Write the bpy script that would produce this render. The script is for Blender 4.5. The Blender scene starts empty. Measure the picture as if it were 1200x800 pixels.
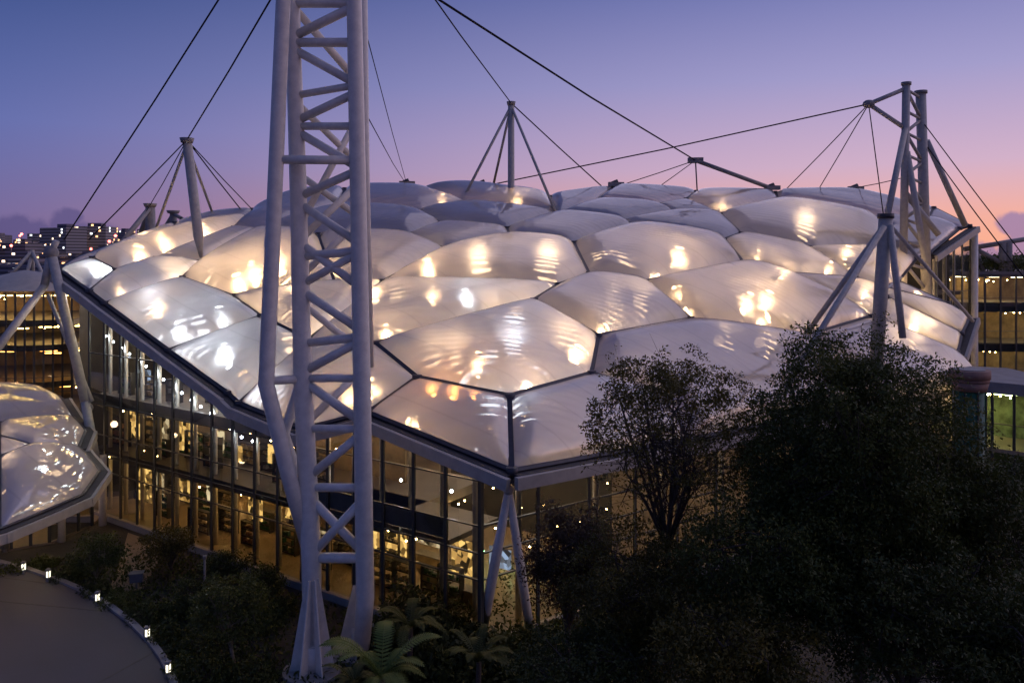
import bpy, math, random
import numpy as np
from mathutils import Vector, Matrix
random.seed(7)
rng = np.random.default_rng(11)
scene = bpy.context.scene
C = scene.collection
R_ = math.radians

# ------------------------------------------------------------------ camera
H, F, HZ = 21.0, 950.0, 297.0          # eye height, focal length in px of a 1200 px frame, horizon row
cam_d = bpy.data.cameras.new('camera'); cam = bpy.data.objects.new('camera', cam_d); C.objects.link(cam)
cam.location = (0, 0, H); cam.rotation_euler = (R_(90), 0, 0)
cam_d.sensor_width = 36; cam_d.lens = 36 * F / 1200; cam_d.shift_y = -(400 - HZ) / 1200
cam_d.clip_start = .5; cam_d.clip_end = 20000
scene.camera = cam

# ------------------------------------------------------------------ world: dusk sky
w = bpy.data.worlds.new('World'); scene.world = w; w.use_nodes = True
nt = w.node_tree; nt.nodes.clear()
def N(t, kind, **kw):
    n = t.nodes.new(kind)
    for k, v in kw.items(): setattr(n, k, v)
    return n
def srgb(r, g, b):
    f = lambda c: (c / 255 / 12.92) if c <= 10 else ((c / 255 + .055) / 1.055) ** 2.4
    return (f(r), f(g), f(b), 1)
def ramp(t, stops, interp='EASE'):
    n = N(t, 'ShaderNodeValToRGB'); cr = n.color_ramp; cr.interpolation = interp
    while len(cr.elements) < len(stops): cr.elements.new(.5)
    for e, (p, c) in zip(cr.elements, stops): e.position = p; e.color = c
    return n
def math_(t, op, a, b=None, clamp=False):
    n = N(t, 'ShaderNodeMath', operation=op, use_clamp=clamp)
    for i, v in enumerate((a, b)):
        if v is None: continue
        if isinstance(v, (int, float)): n.inputs[i].default_value = v
        else: t.links.new(v, n.inputs[i])
    return n.outputs[0]
SUN_AZ = 62.0                                          # degrees right of the view axis
sd = (math.sin(R_(SUN_AZ)), math.cos(R_(SUN_AZ)))
tc = N(nt, 'ShaderNodeTexCoord')
sep = N(nt, 'ShaderNodeSeparateXYZ'); nt.links.new(tc.outputs['Generated'], sep.inputs[0])
el = math_(nt, 'MAXIMUM', sep.outputs['Z'], 0.0)
az = N(nt, 'ShaderNodeVectorMath', operation='DOT_PRODUCT'); nt.links.new(tc.outputs['Generated'], az.inputs[0])
az.inputs[1].default_value = (sd[0], sd[1], 0)
azf = N(nt, 'ShaderNodeMapRange', interpolation_type='SMOOTHSTEP'); nt.links.new(az.outputs['Value'], azf.inputs['Value'])
azf.inputs['From Min'].default_value = -.25; azf.inputs['From Max'].default_value = .9
els = math_(nt, 'MULTIPLY', el, 2.0, True)
cool = ramp(nt, [(0, srgb(104, 90, 132)), (.09, srgb(100, 95, 146)), (.28, srgb(86, 100, 160)), (.6, srgb(44, 68, 124)), (1, srgb(40, 60, 112))], 'LINEAR')
warm = ramp(nt, [(0, srgb(240, 166, 132)), (.08, srgb(228, 164, 150)), (.2, srgb(196, 164, 188)), (.4, srgb(152, 146, 190)), (.62, srgb(106, 112, 168)), (1, srgb(76, 88, 146))], 'LINEAR')
for r in (cool, warm): nt.links.new(els, r.inputs[0])
mix = N(nt, 'ShaderNodeMix', data_type='RGBA'); nt.links.new(azf.outputs[0], mix.inputs['Factor'])
nt.links.new(cool.outputs[0], mix.inputs[6]); nt.links.new(warm.outputs[0], mix.inputs[7])
# clouds: low banks of cumulus near the horizon
nz = N(nt, 'ShaderNodeTexNoise'); nz.inputs['Scale'].default_value = 38; nz.inputs['Detail'].default_value = 5
nt.links.new(tc.outputs['Generated'], nz.inputs['Vector'])
nzd = math_(nt, 'SUBTRACT', nz.outputs['Fac'], .5)
mx = None
for (px, py, rx) in [(1184, 262, 17), (1200, 268, 22), (1215, 290, 24), (1245, 286, 34), (1150, 302, 26), (1190, 300, 30),
                     (84, 256, 15), (74, 266, 20), (96, 274, 20), (28, 268, 16), (40, 276, 26), (10, 280, 30), (-40, 270, 40), (120, 284, 26)]:
    v = Vector(((px - 600) / F, 1, (HZ - py) / F)); L = v.length; v = v / L
    dn = N(nt, 'ShaderNodeVectorMath', operation='DISTANCE'); nt.links.new(tc.outputs['Generated'], dn.inputs[0]); dn.inputs[1].default_value = v
    q = math_(nt, 'DIVIDE', dn.outputs['Value'], rx / F / L)
    q = math_(nt, 'SUBTRACT', 1.0, q)
    mx = q if mx is None else math_(nt, 'MAXIMUM', mx, q)
mx = math_(nt, 'ADD', mx, math_(nt, 'MULTIPLY', nzd, 1.3))
cm = N(nt, 'ShaderNodeMapRange', interpolation_type='SMOOTHSTEP'); nt.links.new(mx, cm.inputs['Value'])
cm.inputs['From Min'].default_value = -.05; cm.inputs['From Max'].default_value = .4; cm.inputs['To Max'].default_value = .78
ccool, cwarm = srgb(78, 72, 118), srgb(128, 112, 160)
cmix = N(nt, 'ShaderNodeMix', data_type='RGBA'); nt.links.new(azf.outputs[0], cmix.inputs['Factor'])
cmix.inputs[6].default_value = ccool; cmix.inputs[7].default_value = cwarm
mix2 = N(nt, 'ShaderNodeMix', data_type='RGBA'); nt.links.new(cm.outputs[0], mix2.inputs['Factor'])
nt.links.new(mix.outputs[2], mix2.inputs[6]); nt.links.new(cmix.outputs[2], mix2.inputs[7])
sky = N(nt, 'ShaderNodeTexSky', sky_type='NISHITA'); sky.sun_disc = False
sky.sun_elevation = R_(-3); sky.sun_rotation = R_(SUN_AZ)
bg = N(nt, 'ShaderNodeBackground'); bg.inputs['Strength'].default_value = 1.0
bg2 = N(nt, 'ShaderNodeBackground'); bg2.inputs['Strength'].default_value = .05
nt.links.new(mix2.outputs[2], bg.inputs['Color']); nt.links.new(sky.outputs[0], bg2.inputs['Color'])
addw = N(nt, 'ShaderNodeAddShader'); nt.links.new(bg.outputs[0], addw.inputs[0]); nt.links.new(bg2.outputs[0], addw.inputs[1])
wo = N(nt, 'ShaderNodeOutputWorld'); nt.links.new(addw.outputs[0], wo.inputs['Surface'])

# ------------------------------------------------------------------ faint afterglow sun
sl = bpy.data.lights.new('sun', 'SUN'); sl.energy = .7; sl.angle = R_(110); sl.color = (1, .84, .96)
sun = bpy.data.objects.new('sun', sl); C.objects.link(sun)
sun.rotation_euler = Vector((-sd[0], -sd[1], -math.tan(R_(24)))).to_track_quat('-Z', 'Y').to_euler()

vs = scene.view_settings; vs.view_transform = 'Standard'; vs.look = 'None'; vs.exposure = .2; vs.gamma = 1; vs.use_curve_mapping = False
cy = scene.cycles; cy.max_bounces = 7; cy.transparent_max_bounces = 14; cy.transmission_bounces = 6; cy.diffuse_bounces = 3; cy.glossy_bounces = 3
cy.sample_clamp_indirect = 3; cy.sample_clamp_direct = 0; cy.use_denoising = True; cy.caustics_reflective = False; cy.caustics_refractive = False

# ------------------------------------------------------------------ helpers
def U(px, py, d): return Vector(((px - 600) / F * d, d, H + (HZ - py) / F * d))
def G(px, py, z=0.0):                                  # point of the level z seen at that row
    return U(px, py, F * (H - z) / (py - HZ))
def lerp_tab(tab, x):
    xs = [t[0] for t in tab]; ys = [t[1] for t in tab]
    return float(np.interp(x, xs, ys))

class MB:
    def __init__(s): s.v = []; s.f = []; s.smooth = []
    def quad(s, pts, smooth=False):
        n = len(s.v); s.v += [tuple(p) for p in pts]; s.f.append(tuple(range(n, n + len(pts)))); s.smooth.append(smooth)
    def hexa(s, b, t):                                 # two loops of equal length, bottom and top
        n = len(s.v); k = len(b); s.v += [tuple(p) for p in b] + [tuple(p) for p in t]
        s.f.append(tuple(range(n + k - 1, n - 1, -1))); s.f.append(tuple(range(n + k, n + 2 * k)))
        for i in range(k): s.f.append((n + i, n + (i + 1) % k, n + k + (i + 1) % k, n + k + i))
        s.smooth += [False] * (k + 2)
    def box(s, c, size, rz=0):
        x, y, z = size[0] / 2, size[1] / 2, size[2] / 2; cs, sn = math.cos(rz), math.sin(rz)
        P = lambda a, b, h: (c[0] + a * cs - b * sn, c[1] + a * sn + b * cs, c[2] + h)
        s.hexa([P(-x, -y, -z), P(x, -y, -z), P(x, y, -z), P(-x, y, -z)], [P(-x, -y, z), P(x, -y, z), P(x, y, z), P(-x, y, z)])
    def bar(s, a, b, w, h, up=(0, 0, 1), end=0):       # rectangular bar a-b
        a = Vector(a); b = Vector(b); d = (b - a).normalized(); a = a - d * end; b = b + d * end
        sx = d.cross(Vector(up)); sx = (sx if sx.length > 1e-4 else Vector((1, 0, 0))).normalized(); sy = sx.cross(d).normalized()
        o = [(-w / 2, -h / 2), (w / 2, -h / 2), (w / 2, h / 2), (-w / 2, h / 2)]
        s.hexa([a + sx * i + sy * j for i, j in o], [b + sx * i + sy * j for i, j in o])
    def tube(s, pts, rad, n=12, caps=True):
        pts = [Vector(p) for p in pts]; rad = rad if isinstance(rad, (list, tuple)) else [rad] * len(pts)
        base = len(s.v); prev = None
        for i, p in enumerate(pts):
            d = ((pts[min(i + 1, len(pts) - 1)] - p).normalized() + (p - pts[max(i - 1, 0)]).normalized()).normalized()
            if prev is None:
                u = d.cross(Vector((0, 0, 1)));  u = u if u.length > 1e-3 else d.cross(Vector((1, 0, 0)))
            else: u = prev - d * prev.dot(d)
            u.normalize(); prev = u; v = d.cross(u)
            for k in range(n):
                a = 2 * math.pi * k / n; s.v.append(tuple(p + (u * math.cos(a) + v * math.sin(a)) * rad[i]))
        for i in range(len(pts) - 1):
            for k in range(n):
                k2 = (k + 1) % n; a = base + i * n
                s.f.append((a + k, a + k2, a + n + k2, a + n + k)); s.smooth.append(True)
        if caps:
            s.f.append(tuple(base + k for k in range(n - 1, -1, -1))); s.smooth.append(False)
            a = base + (len(pts) - 1) * n; s.f.append(tuple(a + k for k in range(n))); s.smooth.append(False)
    def sphere(s, c, r, nu=10, nv=6, sz=1):
        base = len(s.v); c = Vector(c)
        for j in range(nv + 1):
            t = math.pi * j / nv
            for i in range(nu):
                a = 2 * math.pi * i / nu
                s.v.append(tuple(c + Vector((math.sin(t) * math.cos(a) * r, math.sin(t) * math.sin(a) * r, math.cos(t) * r * sz))))
        for j in range(nv):
            for i in range(nu):
                i2 = (i + 1) % nu; s.f.append((base + j * nu + i, base + (j + 1) * nu + i, base + (j + 1) * nu + i2, base + j * nu + i2)); s.smooth.append(True)
    def mesh(s, name, m):
        me = bpy.data.meshes.new(name); me.from_pydata(s.v, [], s.f); me.polygons.foreach_set('use_smooth', s.smooth)
        if m: me.materials.append(m)
        me.update(); return me
    def build(s, name, m, parent=None):
        o = bpy.data.objects.new(name, s.mesh(name, m)); C.objects.link(o); o.parent = parent; return o
def tag(o, label=None, cat=None, group=None, kind=None):
    for k, v in (('label', label), ('category', cat), ('group', group), ('kind', kind)):
        if v: o[k] = v
    return o
def empty(name, loc=(0, 0, 0)):
    # the Empty marks the thing's base; children keep world coordinates through the inverse matrix
    o = bpy.data.objects.new(name, None); C.objects.link(o); o.location = loc; o.empty_display_size = .5; return o
def fix(root):
    inv = Matrix.Translation(root.location).inverted()
    for c in root.children: c.matrix_parent_inverse = inv
def link_mesh(name, me, parent, loc=(0, 0, 0), rot=(0, 0, 0), scale=(1, 1, 1)):
    o = bpy.data.objects.new(name, me); C.objects.link(o); o.parent = parent; o.location = loc; o.rotation_euler = rot; o.scale = scale; return o

# ------------------------------------------------------------------ materials
def mat(name, col, rough=.6, metal=0, noise=0, nscale=6, bump=0, bscale=30, emit=None, spec=.5):
    m = bpy.data.materials.new(name); m.use_nodes = True; t = m.node_tree; b = t.nodes['Principled BSDF']
    b.inputs['Roughness'].default_value = rough; b.inputs['Metallic'].default_value = metal; b.inputs['Specular IOR Level'].default_value = spec
    c4 = (*col[:3], 1); b.inputs['Base Color'].default_value = c4
    co = N(t, 'ShaderNodeTexCoord').outputs['Object']
    if noise:
        n = N(t, 'ShaderNodeTexNoise'); n.inputs['Scale'].default_value = nscale; n.inputs['Detail'].default_value = 6; n.inputs['Roughness'].default_value = .65
        t.links.new(co, n.inputs['Vector'])
        lo = tuple(c * (1 - noise) for c in col[:3]) + (1,); hi = tuple(min(1, c * (1 + noise)) for c in col[:3]) + (1,)
        r = ramp(t, [(.3, lo), (.7, hi)], 'LINEAR'); t.links.new(n.outputs['Fac'], r.inputs[0]); t.links.new(r.outputs[0], b.inputs['Base Color'])
        rr = N(t, 'ShaderNodeMapRange'); t.links.new(n.outputs['Fac'], rr.inputs['Value']); rr.inputs['To Min'].default_value = max(0, rough - .12); rr.inputs['To Max'].default_value = min(1, rough + .12)
        t.links.new(rr.outputs[0], b.inputs['Roughness'])
    if bump:
        n = N(t, 'ShaderNodeTexNoise'); n.inputs['Scale'].default_value = bscale; n.inputs['Detail'].default_value = 4; t.links.new(co, n.inputs['Vector'])
        bp = N(t, 'ShaderNodeBump'); bp.inputs['Strength'].default_value = bump; bp.inputs['Distance'].default_value = .1
        t.links.new(n.outputs['Fac'], bp.inputs['Height']); t.links.new(bp.outputs[0], b.inputs['Normal'])
    if emit:
        b.inputs['Emission Color'].default_value = (*emit[0], 1); b.inputs['Emission Strength'].default_value = emit[1]
    return m
def lamp_mat(name, col, s):
    m = bpy.data.materials.new(name); m.use_nodes = True; t = m.node_tree; t.nodes.clear()
    e = N(t, 'ShaderNodeEmission'); e.inputs[0].default_value = (*col, 1); e.inputs[1].default_value = s
    o = N(t, 'ShaderNodeOutputMaterial'); t.links.new(e.outputs[0], o.inputs[0]); return m
def film_mat(name, thru=.5):
    """clear-ish ETFE foil: gloss over a mix of hazy straight-through light and scattered light"""
    m = bpy.data.materials.new(name); m.use_nodes = True; t = m.node_tree; t.nodes.clear()
    co = N(t, 'ShaderNodeTexCoord').outputs['Object']
    n1 = N(t, 'ShaderNodeTexNoise'); n1.inputs['Scale'].default_value = .35; n1.inputs['Detail'].default_value = 5; n1.inputs['Distortion'].default_value = 1.2; t.links.new(co, n1.inputs['Vector'])
    wv = N(t, 'ShaderNodeTexNoise'); wv.inputs['Scale'].default_value = .55; wv.inputs['Detail'].default_value = 1.5; wv.inputs['Distortion'].default_value = 1.2
    mp = N(t, 'ShaderNodeMapping'); mp.inputs['Scale'].default_value = (1.0, .35, .6); mp.inputs['Rotation'].default_value = (0, 0, .6)
    t.links.new(co, mp.inputs[0]); t.links.new(mp.outputs[0], wv.inputs['Vector'])
    bp = N(t, 'ShaderNodeBump'); bp.inputs['Strength'].default_value = .55; bp.inputs['Distance'].default_value = .16
    t.links.new(wv.outputs['Fac'], bp.inputs['Height'])
    rr = N(t, 'ShaderNodeMapRange'); t.links.new(n1.outputs['Fac'], rr.inputs['Value']); rr.inputs['From Min'].default_value = .3; rr.inputs['From Max'].default_value = .7
    rr.inputs['To Min'].default_value = .04; rr.inputs['To Max'].default_value = .13
    gl = N(t, 'ShaderNodeBsdfGlossy'); gl.inputs['Color'].default_value = (.95, .95, .95, 1); t.links.new(rr.outputs[0], gl.inputs['Roughness']); t.links.new(bp.outputs[0], gl.inputs['Normal'])
    sw = N(t, 'ShaderNodeTexWave', wave_type='BANDS', bands_direction='DIAGONAL'); sw.inputs['Scale'].default_value = .16; sw.inputs['Distortion'].default_value = 1.6; sw.inputs['Detail'].default_value = 0; sw.inputs['Detail Scale'].default_value = .1
    t.links.new(co, sw.inputs['Vector'])
    sr = ramp(t, [(0, (.86, .84, .82, 1)), (.988, (.84, .82, .8, 1)), (.996, (.66, .64, .62, 1))], 'LINEAR'); t.links.new(sw.outputs['Fac'], sr.inputs[0])
    tr = N(t, 'ShaderNodeBsdfTranslucent'); t.links.new(sr.outputs[0], tr.inputs[0])
    df = N(t, 'ShaderNodeBsdfDiffuse'); df.inputs[0].default_value = (.8, .77, .82, 1)
    rf = N(t, 'ShaderNodeBsdfRefraction'); rf.inputs['Color'].default_value = (.9, .88, .86, 1); rf.inputs['IOR'].default_value = 1.22; rf.inputs['Roughness'].default_value = .72
    tp = N(t, 'ShaderNodeBsdfTransparent'); tp.inputs[0].default_value = (.85, .84, .83, 1)
    def mixs(f, a, b):
        mm = N(t, 'ShaderNodeMixShader')
        if isinstance(f, (int, float)): mm.inputs[0].default_value = f
        else: t.links.new(f, mm.inputs[0])
        t.links.new(a.outputs[0], mm.inputs[1]); t.links.new(b.outputs[0], mm.inputs[2]); return mm
    a = mixs(.52, tr, df)                       # scattered: through / back
    w2 = N(t, 'ShaderNodeTexWave', wave_type='RINGS', rings_direction='SPHERICAL'); w2.inputs['Scale'].default_value = .5; w2.inputs['Distortion'].default_value = 9; w2.inputs['Detail'].default_value = 2.5; w2.inputs['Detail Scale'].default_value = .35
    t.links.new(co, w2.inputs['Vector'])
    b2 = N(t, 'ShaderNodeBump'); b2.inputs['Strength'].default_value = 1; b2.inputs['Distance'].default_value = .35; t.links.new(w2.outputs['Fac'], b2.inputs['Height'])
    rf2 = N(t, 'ShaderNodeBsdfRefraction'); rf2.inputs['Color'].default_value = (.95, .93, .9, 1); rf2.inputs['IOR'].default_value = 1.35; rf2.inputs['Roughness'].default_value = .2; t.links.new(b2.outputs[0], rf2.inputs['Normal'])
    b = mixs(.06, mixs(.3, rf, rf2), tp)                       # hazy / clear
    f2 = N(t, 'ShaderNodeMapRange'); t.links.new(n1.outputs['Fac'], f2.inputs['Value']); f2.inputs['From Min'].default_value = .3; f2.inputs['From Max'].default_value = .7
    f2.inputs['To Min'].default_value = thru - .08; f2.inputs['To Max'].default_value = thru + .1
    c = mixs(f2.outputs[0], a, b)
    fr = N(t, 'ShaderNodeFresnel'); fr.inputs[0].default_value = 2.35; t.links.new(bp.outputs[0], fr.inputs['Normal'])
    d = mixs(fr.outputs[0], c, gl)
    o = N(t, 'ShaderNodeOutputMaterial'); t.links.new(d.outputs[0], o.inputs[0]); return m
def glass_mat(name, tint, ior=1.5, rough=.02):
    m = bpy.data.materials.new(name); m.use_nodes = True; t = m.node_tree; t.nodes.clear()
    tp = N(t, 'ShaderNodeBsdfTransparent'); tp.inputs[0].default_value = (*tint, 1)
    gl = N(t, 'ShaderNodeBsdfGlossy'); gl.inputs['Color'].default_value = (.9, .9, .9, 1); gl.inputs['Roughness'].default_value = rough
    fr = N(t, 'ShaderNodeFresnel'); fr.inputs[0].default_value = ior
    mm = N(t, 'ShaderNodeMixShader'); t.links.new(fr.outputs[0], mm.inputs[0]); t.links.new(tp.outputs[0], mm.inputs[1]); t.links.new(gl.outputs[0], mm.inputs[2])
    o = N(t, 'ShaderNodeOutputMaterial'); t.links.new(mm.outputs[0], o.inputs[0]); return m

M = dict(
    white=mat('white_painted_steel', (.82, .76, .66), .38, 0, .12, 2.2, .08, 40),
    steel=mat('pale_grey_steel', (.52, .48, .41), .5, 0, .18, 3),
    grey=mat('grey_steel', (.28, .26, .24), .6, 0, .2, 3),
    dark=mat('dark_frame', (.07, .065, .07), .45, .3, .2, 4),
    cable=mat('dark_cable', (.035, .033, .04), .9, 0, spec=.05),
    fascia=mat('grey_fascia', (.5, .45, .38), .5, .1, .15, 1.5),
    gutter=mat('dark_gutter', (.06, .055, .055), .6, 0, .3, 2),
    film=film_mat('foil_cushion', .24), film2=film_mat('foil_cushion_small', .12),
    glass=glass_mat('clear_glass', (.6, .62, .57), 1.9), glass_dk=glass_mat('tinted_glass', (.6, .62, .58), 1.5),
    glass_off=glass_mat('office_glass', (.82, .8, .68), 1.5), glass_gr=glass_mat('green_glass', (.62, .85, .66), 1.5),
    mullion=mat('mullion', (.08, .085, .08), .4, .4),
    spandrel=mat('spandrel_band', (.2, .18, .17), .5, 0, .2, .7),
    floor=mat('interior_floor', (.33, .26, .18), .4, 0, .35, .4),
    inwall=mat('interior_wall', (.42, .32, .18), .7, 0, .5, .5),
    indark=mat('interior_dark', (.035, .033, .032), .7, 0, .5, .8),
    concrete=mat('concrete', (.32, .3, .28), .8, 0, .2, .8, .2, 12),
    terracotta=mat('terracotta', (.36, .2, .14), .75, 0, .2, 2),
    greenpost=mat('green_cladding', (.03, .12, .055), .35, 0, .3, 1.2),
    bark=mat('bark', (.085, .062, .045), .9, 0, .3, 6, .5, 20),
    palebark=mat('pale_bark', (.22, .18, .13), .85, 0, .3, 6, .4, 20),
    soil=mat('garden_soil', (.05, .042, .03), .95, 0, .4, .6, .6, 5),
    paving=mat('terrace_paving', (.075, .07, .085), .62, 0, .18, .25, .15, 18),
    kerb=mat('kerb_stone', (.3, .28, .27), .7, 0, .2, 1),
    sand=mat('garden_path', (.36, .27, .17), .85, 0, .2, .8, .2, 9),
    lamp_warm=lamp_mat('lamp_warm', (1, .62, .3), 125), soft_fill=lamp_mat('soft_fill', (1, .68, .4), 17), cool_fill=lamp_mat('cool_fill', (.88, .92, 1), 13),
    lamp_white=lamp_mat('lamp_white', (.85, .93, 1), 90), lamp_orange=lamp_mat('lamp_orange', (1, .36, .08), 110),
    lamp_in=lamp_mat('lamp_interior', (1, .58, .22), 130), lamp_led=lamp_mat('lamp_led', (.72, .8, 1), 90),
    lamp_green=lamp_mat('lamp_green', (.35, 1, .5), 40), lamp_bol=lamp_mat('lamp_bollard', (1, .93, .7), 2.2),
)

# ------------------------------------------------------------------ ground
g = MB(); g.quad([(-9000, -200, 0), (9000, -200, 0), (9000, 12000, 0), (-9000, 12000, 0)])
tag(g.build('ground', M['soil']), kind='structure')

# ------------------------------------------------------------------ roof surface
E_T = [(60, 320), (105, 343), (123, 356), (198, 411), (268, 461), (281, 473), (355, 503), (432, 484), (600, 552), (1152, 452), (1260, 432)]
D_E = [(60, 64), (105, 62), (123, 61), (198, 57), (268, 53), (281, 52.2), (355, 47.5), (432, 47), (600, 41), (1152, 73), (1260, 84)]
T_T = [(60, 318), (150, 280), (250, 249), (350, 227), (450, 220), (600, 218), (900, 221), (1000, 224), (1060, 237), (1145, 264), (1260, 300)]
D_T = [(60, 64.5), (150, 75), (250, 84), (350, 90), (600, 95), (900, 97), (1000, 96), (1060, 93), (1145, 88), (1260, 86)]
iD = lambda tab: [(a, 1 / b) for a, b in tab]
def roof_d(px, py):
    e, t = lerp_tab(E_T, px), lerp_tab(T_T, px); ie, it = lerp_tab(iD(D_E), px), lerp_tab(iD(D_T), px)
    s = min(1.03, max(-.05, (e - py) / max(4, e - t)))
    return 1 / (ie * (1 - s) + it * s + .36 * (ie - it) * s * (1 - s))
def RF(px, py, dd=0): return U(px, py, roof_d(px, py) + dd)
def eave_z(px): return H + (HZ - lerp_tab(E_T, px)) / F / lerp_tab(iD(D_E), px)

V = dict(a1=(69, 316), a2=(108, 303), a3=(135, 317), a4=(105, 342), a5=(183, 303), a6=(236, 307), a7=(214, 326), a8=(123, 356),
 a9=(272, 347), a10=(306, 371), a11=(198, 411), a12=(362, 399), a13=(281, 473), e1=(268, 461), v2=(355, 503), a14=(440, 403), a15=(489, 443), a16=(432, 484),
 a17=(597, 465), v4=(600, 552), a18=(693, 438), a19=(701, 394), a20=(626, 352), a21=(655, 334), a22=(450, 330), a23=(690, 321), a24=(672, 285),
 a25=(598, 278), a26=(521, 292), a27=(756, 330), a28=(809, 374), a29=(742, 265), a30=(849, 281), a31=(870, 307), a32=(920, 320), a33=(1020, 371),
 a34=(942, 394), a35=(1000, 430), x1=(770, 458), x2=(805, 515), x3=(1030, 474), a37=(868, 274), a38=(945, 290), a39=(1002, 326), a41=(844, 251), a42=(913, 236),
 a43=(1022, 254), a44=(1040, 268), p1=(1032, 289), p2=(1074, 303), p3=(1052, 330), q1=(1036, 337), q3=(1110, 356), q4=(1126, 391), q5=(1038, 348), q6=(1034, 376),
 b1=(1089, 297), b2=(1135, 372), b3=(1121, 413), b4=(1152, 452), a45=(1088, 256), a46=(1124, 268), tip=(1136, 265), t1=(1094, 244),
 a47=(594, 268), y2=(732, 259), y3=(654, 251), y4=(479, 275), a48=(517, 262), y5=(489, 248), y7=(549, 240), yA=(304, 270), yB=(397, 244),
 zc=(373, 275), zd=(392, 331), z1=(274, 267), z3=(292, 253), z4=(117, 298), z5=(205, 270), z6=(297, 246), z7=(340, 229), z8=(404, 222), z9=(88, 304), z10=(150, 281), z11=(205, 262), z12=(250, 250),
 f1=(494, 222), f3=(545, 219), g0=(600, 225), g1=(644, 231), h1=(720, 220), h2=(698, 236), i1=(790, 249), i2=(770, 240), j1=(816, 225), j2=(804, 234), m1=(908, 226), s1=(1000, 225), s2=(1060, 239))
P3 = {k: RF(*p) for k, p in V.items()}
POLY = ['a1 a4 a3 a2', 'a4 a8 a7 a6 a5 a3', 'a8 a11 a10 a9 a7', 'a11 e1 a13 a12 a10', 'a13 v2 a16 a15 a14 a12', 'a16 v4 a17 a15', 'v4 x2 x1 a18 a17',
 'a14 a15 a17 a18 a19 a20', 'a12 a14 a20 a21 a22', 'a22 a21 a23 a24 a25 a26', 'a20 a19 a28 a27 a23 a21', 'a23 a27 a31 a30 a29 a24', 'a27 a28 a34 a33 a32 a31',
 'a18 x1 x2 x3 a35 a34 a28 a19', 'a31 a32 a39 a38 a37 a30', 'a38 a39 q1 p3 p2 p1', 'a37 a38 p1 a44 a43 a42 a41', 'a44 p1 p2 b1 a46 a45 a43', 'a45 a46 tip t1', 'a42 a43 a45 t1 s2 s1 m1',
 'q1 q3 p3', 'q1 q5 q4 b2 q3', 'q5 q6 b3 q4', 'a32 a33 q6 q5 q1 a39', 'a33 a34 a35 x3 b4 b3 q6',
 'a25 a24 a29 y2 y3 a47', 'a26 a25 a47 a48 y4', 'a48 a47 y3 y7 y5', 'yA zc y4 a48 y5 yB', 'zc zd a22 a26 y4', 'a7 a9 zd zc yA a6', 'a10 a12 a22 zd a9',
 'a5 a6 yA z1', 'a2 a3 a5 z1 z3 z5 z4', 'z4 z5 z11 z10', 'z5 z3 z6 z12 z11', 'a1 a2 z4 z10 z9', 'z3 z1 yA yB z8 z7 z6', 'yB y5 y7 f1 z8', 'y7 y3 g1 g0 f3 f1', 'y3 h2 h1 g1',
 'y3 y2 i1 i2 h2', 'h2 i2 j2 j1 h1', 'i2 i1 a41 j2', 'y2 a29 a30 a37 a41 i1', 'j2 a41 a42 m1 j1']

def cushion_mesh(pts, name, m, infl=.125, rings=10, k=7):
    P = [Vector(p) for p in pts]; n = len(P); c = sum(P, Vector()) / n
    nn = Vector()
    for i in range(n): nn += (P[i] - c).cross(P[(i + 1) % n] - c)
    area = nn.length / 2; nn.normalize()
    if nn.z < 0: nn = -nn
    bd = [P[i].lerp(P[(i + 1) % n], j / k) for i in range(n) for j in range(k)]
    def dist(q):
        s = 0
        for i in range(n):
            a, b = P[i], P[(i + 1) % n]; ab = b - a; t = max(0, min(1, (q - a).dot(ab) / ab.length_squared))
            s += 1 / max(1e-4, (q - (a + ab * t)).length) ** 2
        return s ** -.5
    f0 = dist(c); Hh = infl * math.sqrt(area)
    mb = MB(); mb.v.append(tuple(c + nn * Hh))
    nb = len(bd)
    for r in range(1, rings + 1):
        t = (r / rings) ** .8
        for b in bd:
            q = c.lerp(b, t); x = min(1, dist(q) / f0) if r < rings else 0
            h = Hh * (1 - (1 - x) ** 2) ** .72
            mb.v.append(tuple(q + nn * h))
    for i in range(nb): mb.f.append((0, 1 + i, 1 + (i + 1) % nb))
    for r in range(rings - 1):
        for i in range(nb):
            a = 1 + r * nb; mb.f.append((a + i, a + nb + i, a + nb + (i + 1) % nb, a + (i + 1) % nb))
    mb.smooth = [True] * len(mb.f)
    return mb, c, nn, math.sqrt(area)

hall = tag(empty('cushion_roof_hall', G(400, 640)), 'large glass walled hall under a swelling roof of translucent foil cushions', 'hall')
roof = empty('roof', (0, 0, 0)); roof.parent = hall
edges = {}
cush = []
for s in POLY:
    ks = s.split(); mb, c, nn, sz = cushion_mesh([P3[k] for k in ks], 'cushion', M['film'])
    mb.build('cushion', M['film'], roof); cush.append((c, nn, sz))
    for i in range(len(ks)):
        e = tuple(sorted((ks[i], ks[(i + 1) % len(ks)]))); edges.setdefault(e, nn)
for (a, b), nn in edges.items():
    mb = MB(); dep = (P3[a].y + P3[b].y) / 2
    mb.bar(P3[a] + nn * .03, P3[b] + nn * .03, .3, .24, nn); mb.build('frame_bar', M['dark'], roof)
for k, p in P3.items():
    mb = MB(); mb.tube([p - Vector((0, 0, .16)), p + Vector((0, 0, .22))], [.34, .3], 10); mb.build('frame_node', M['dark'], roof)
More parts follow.
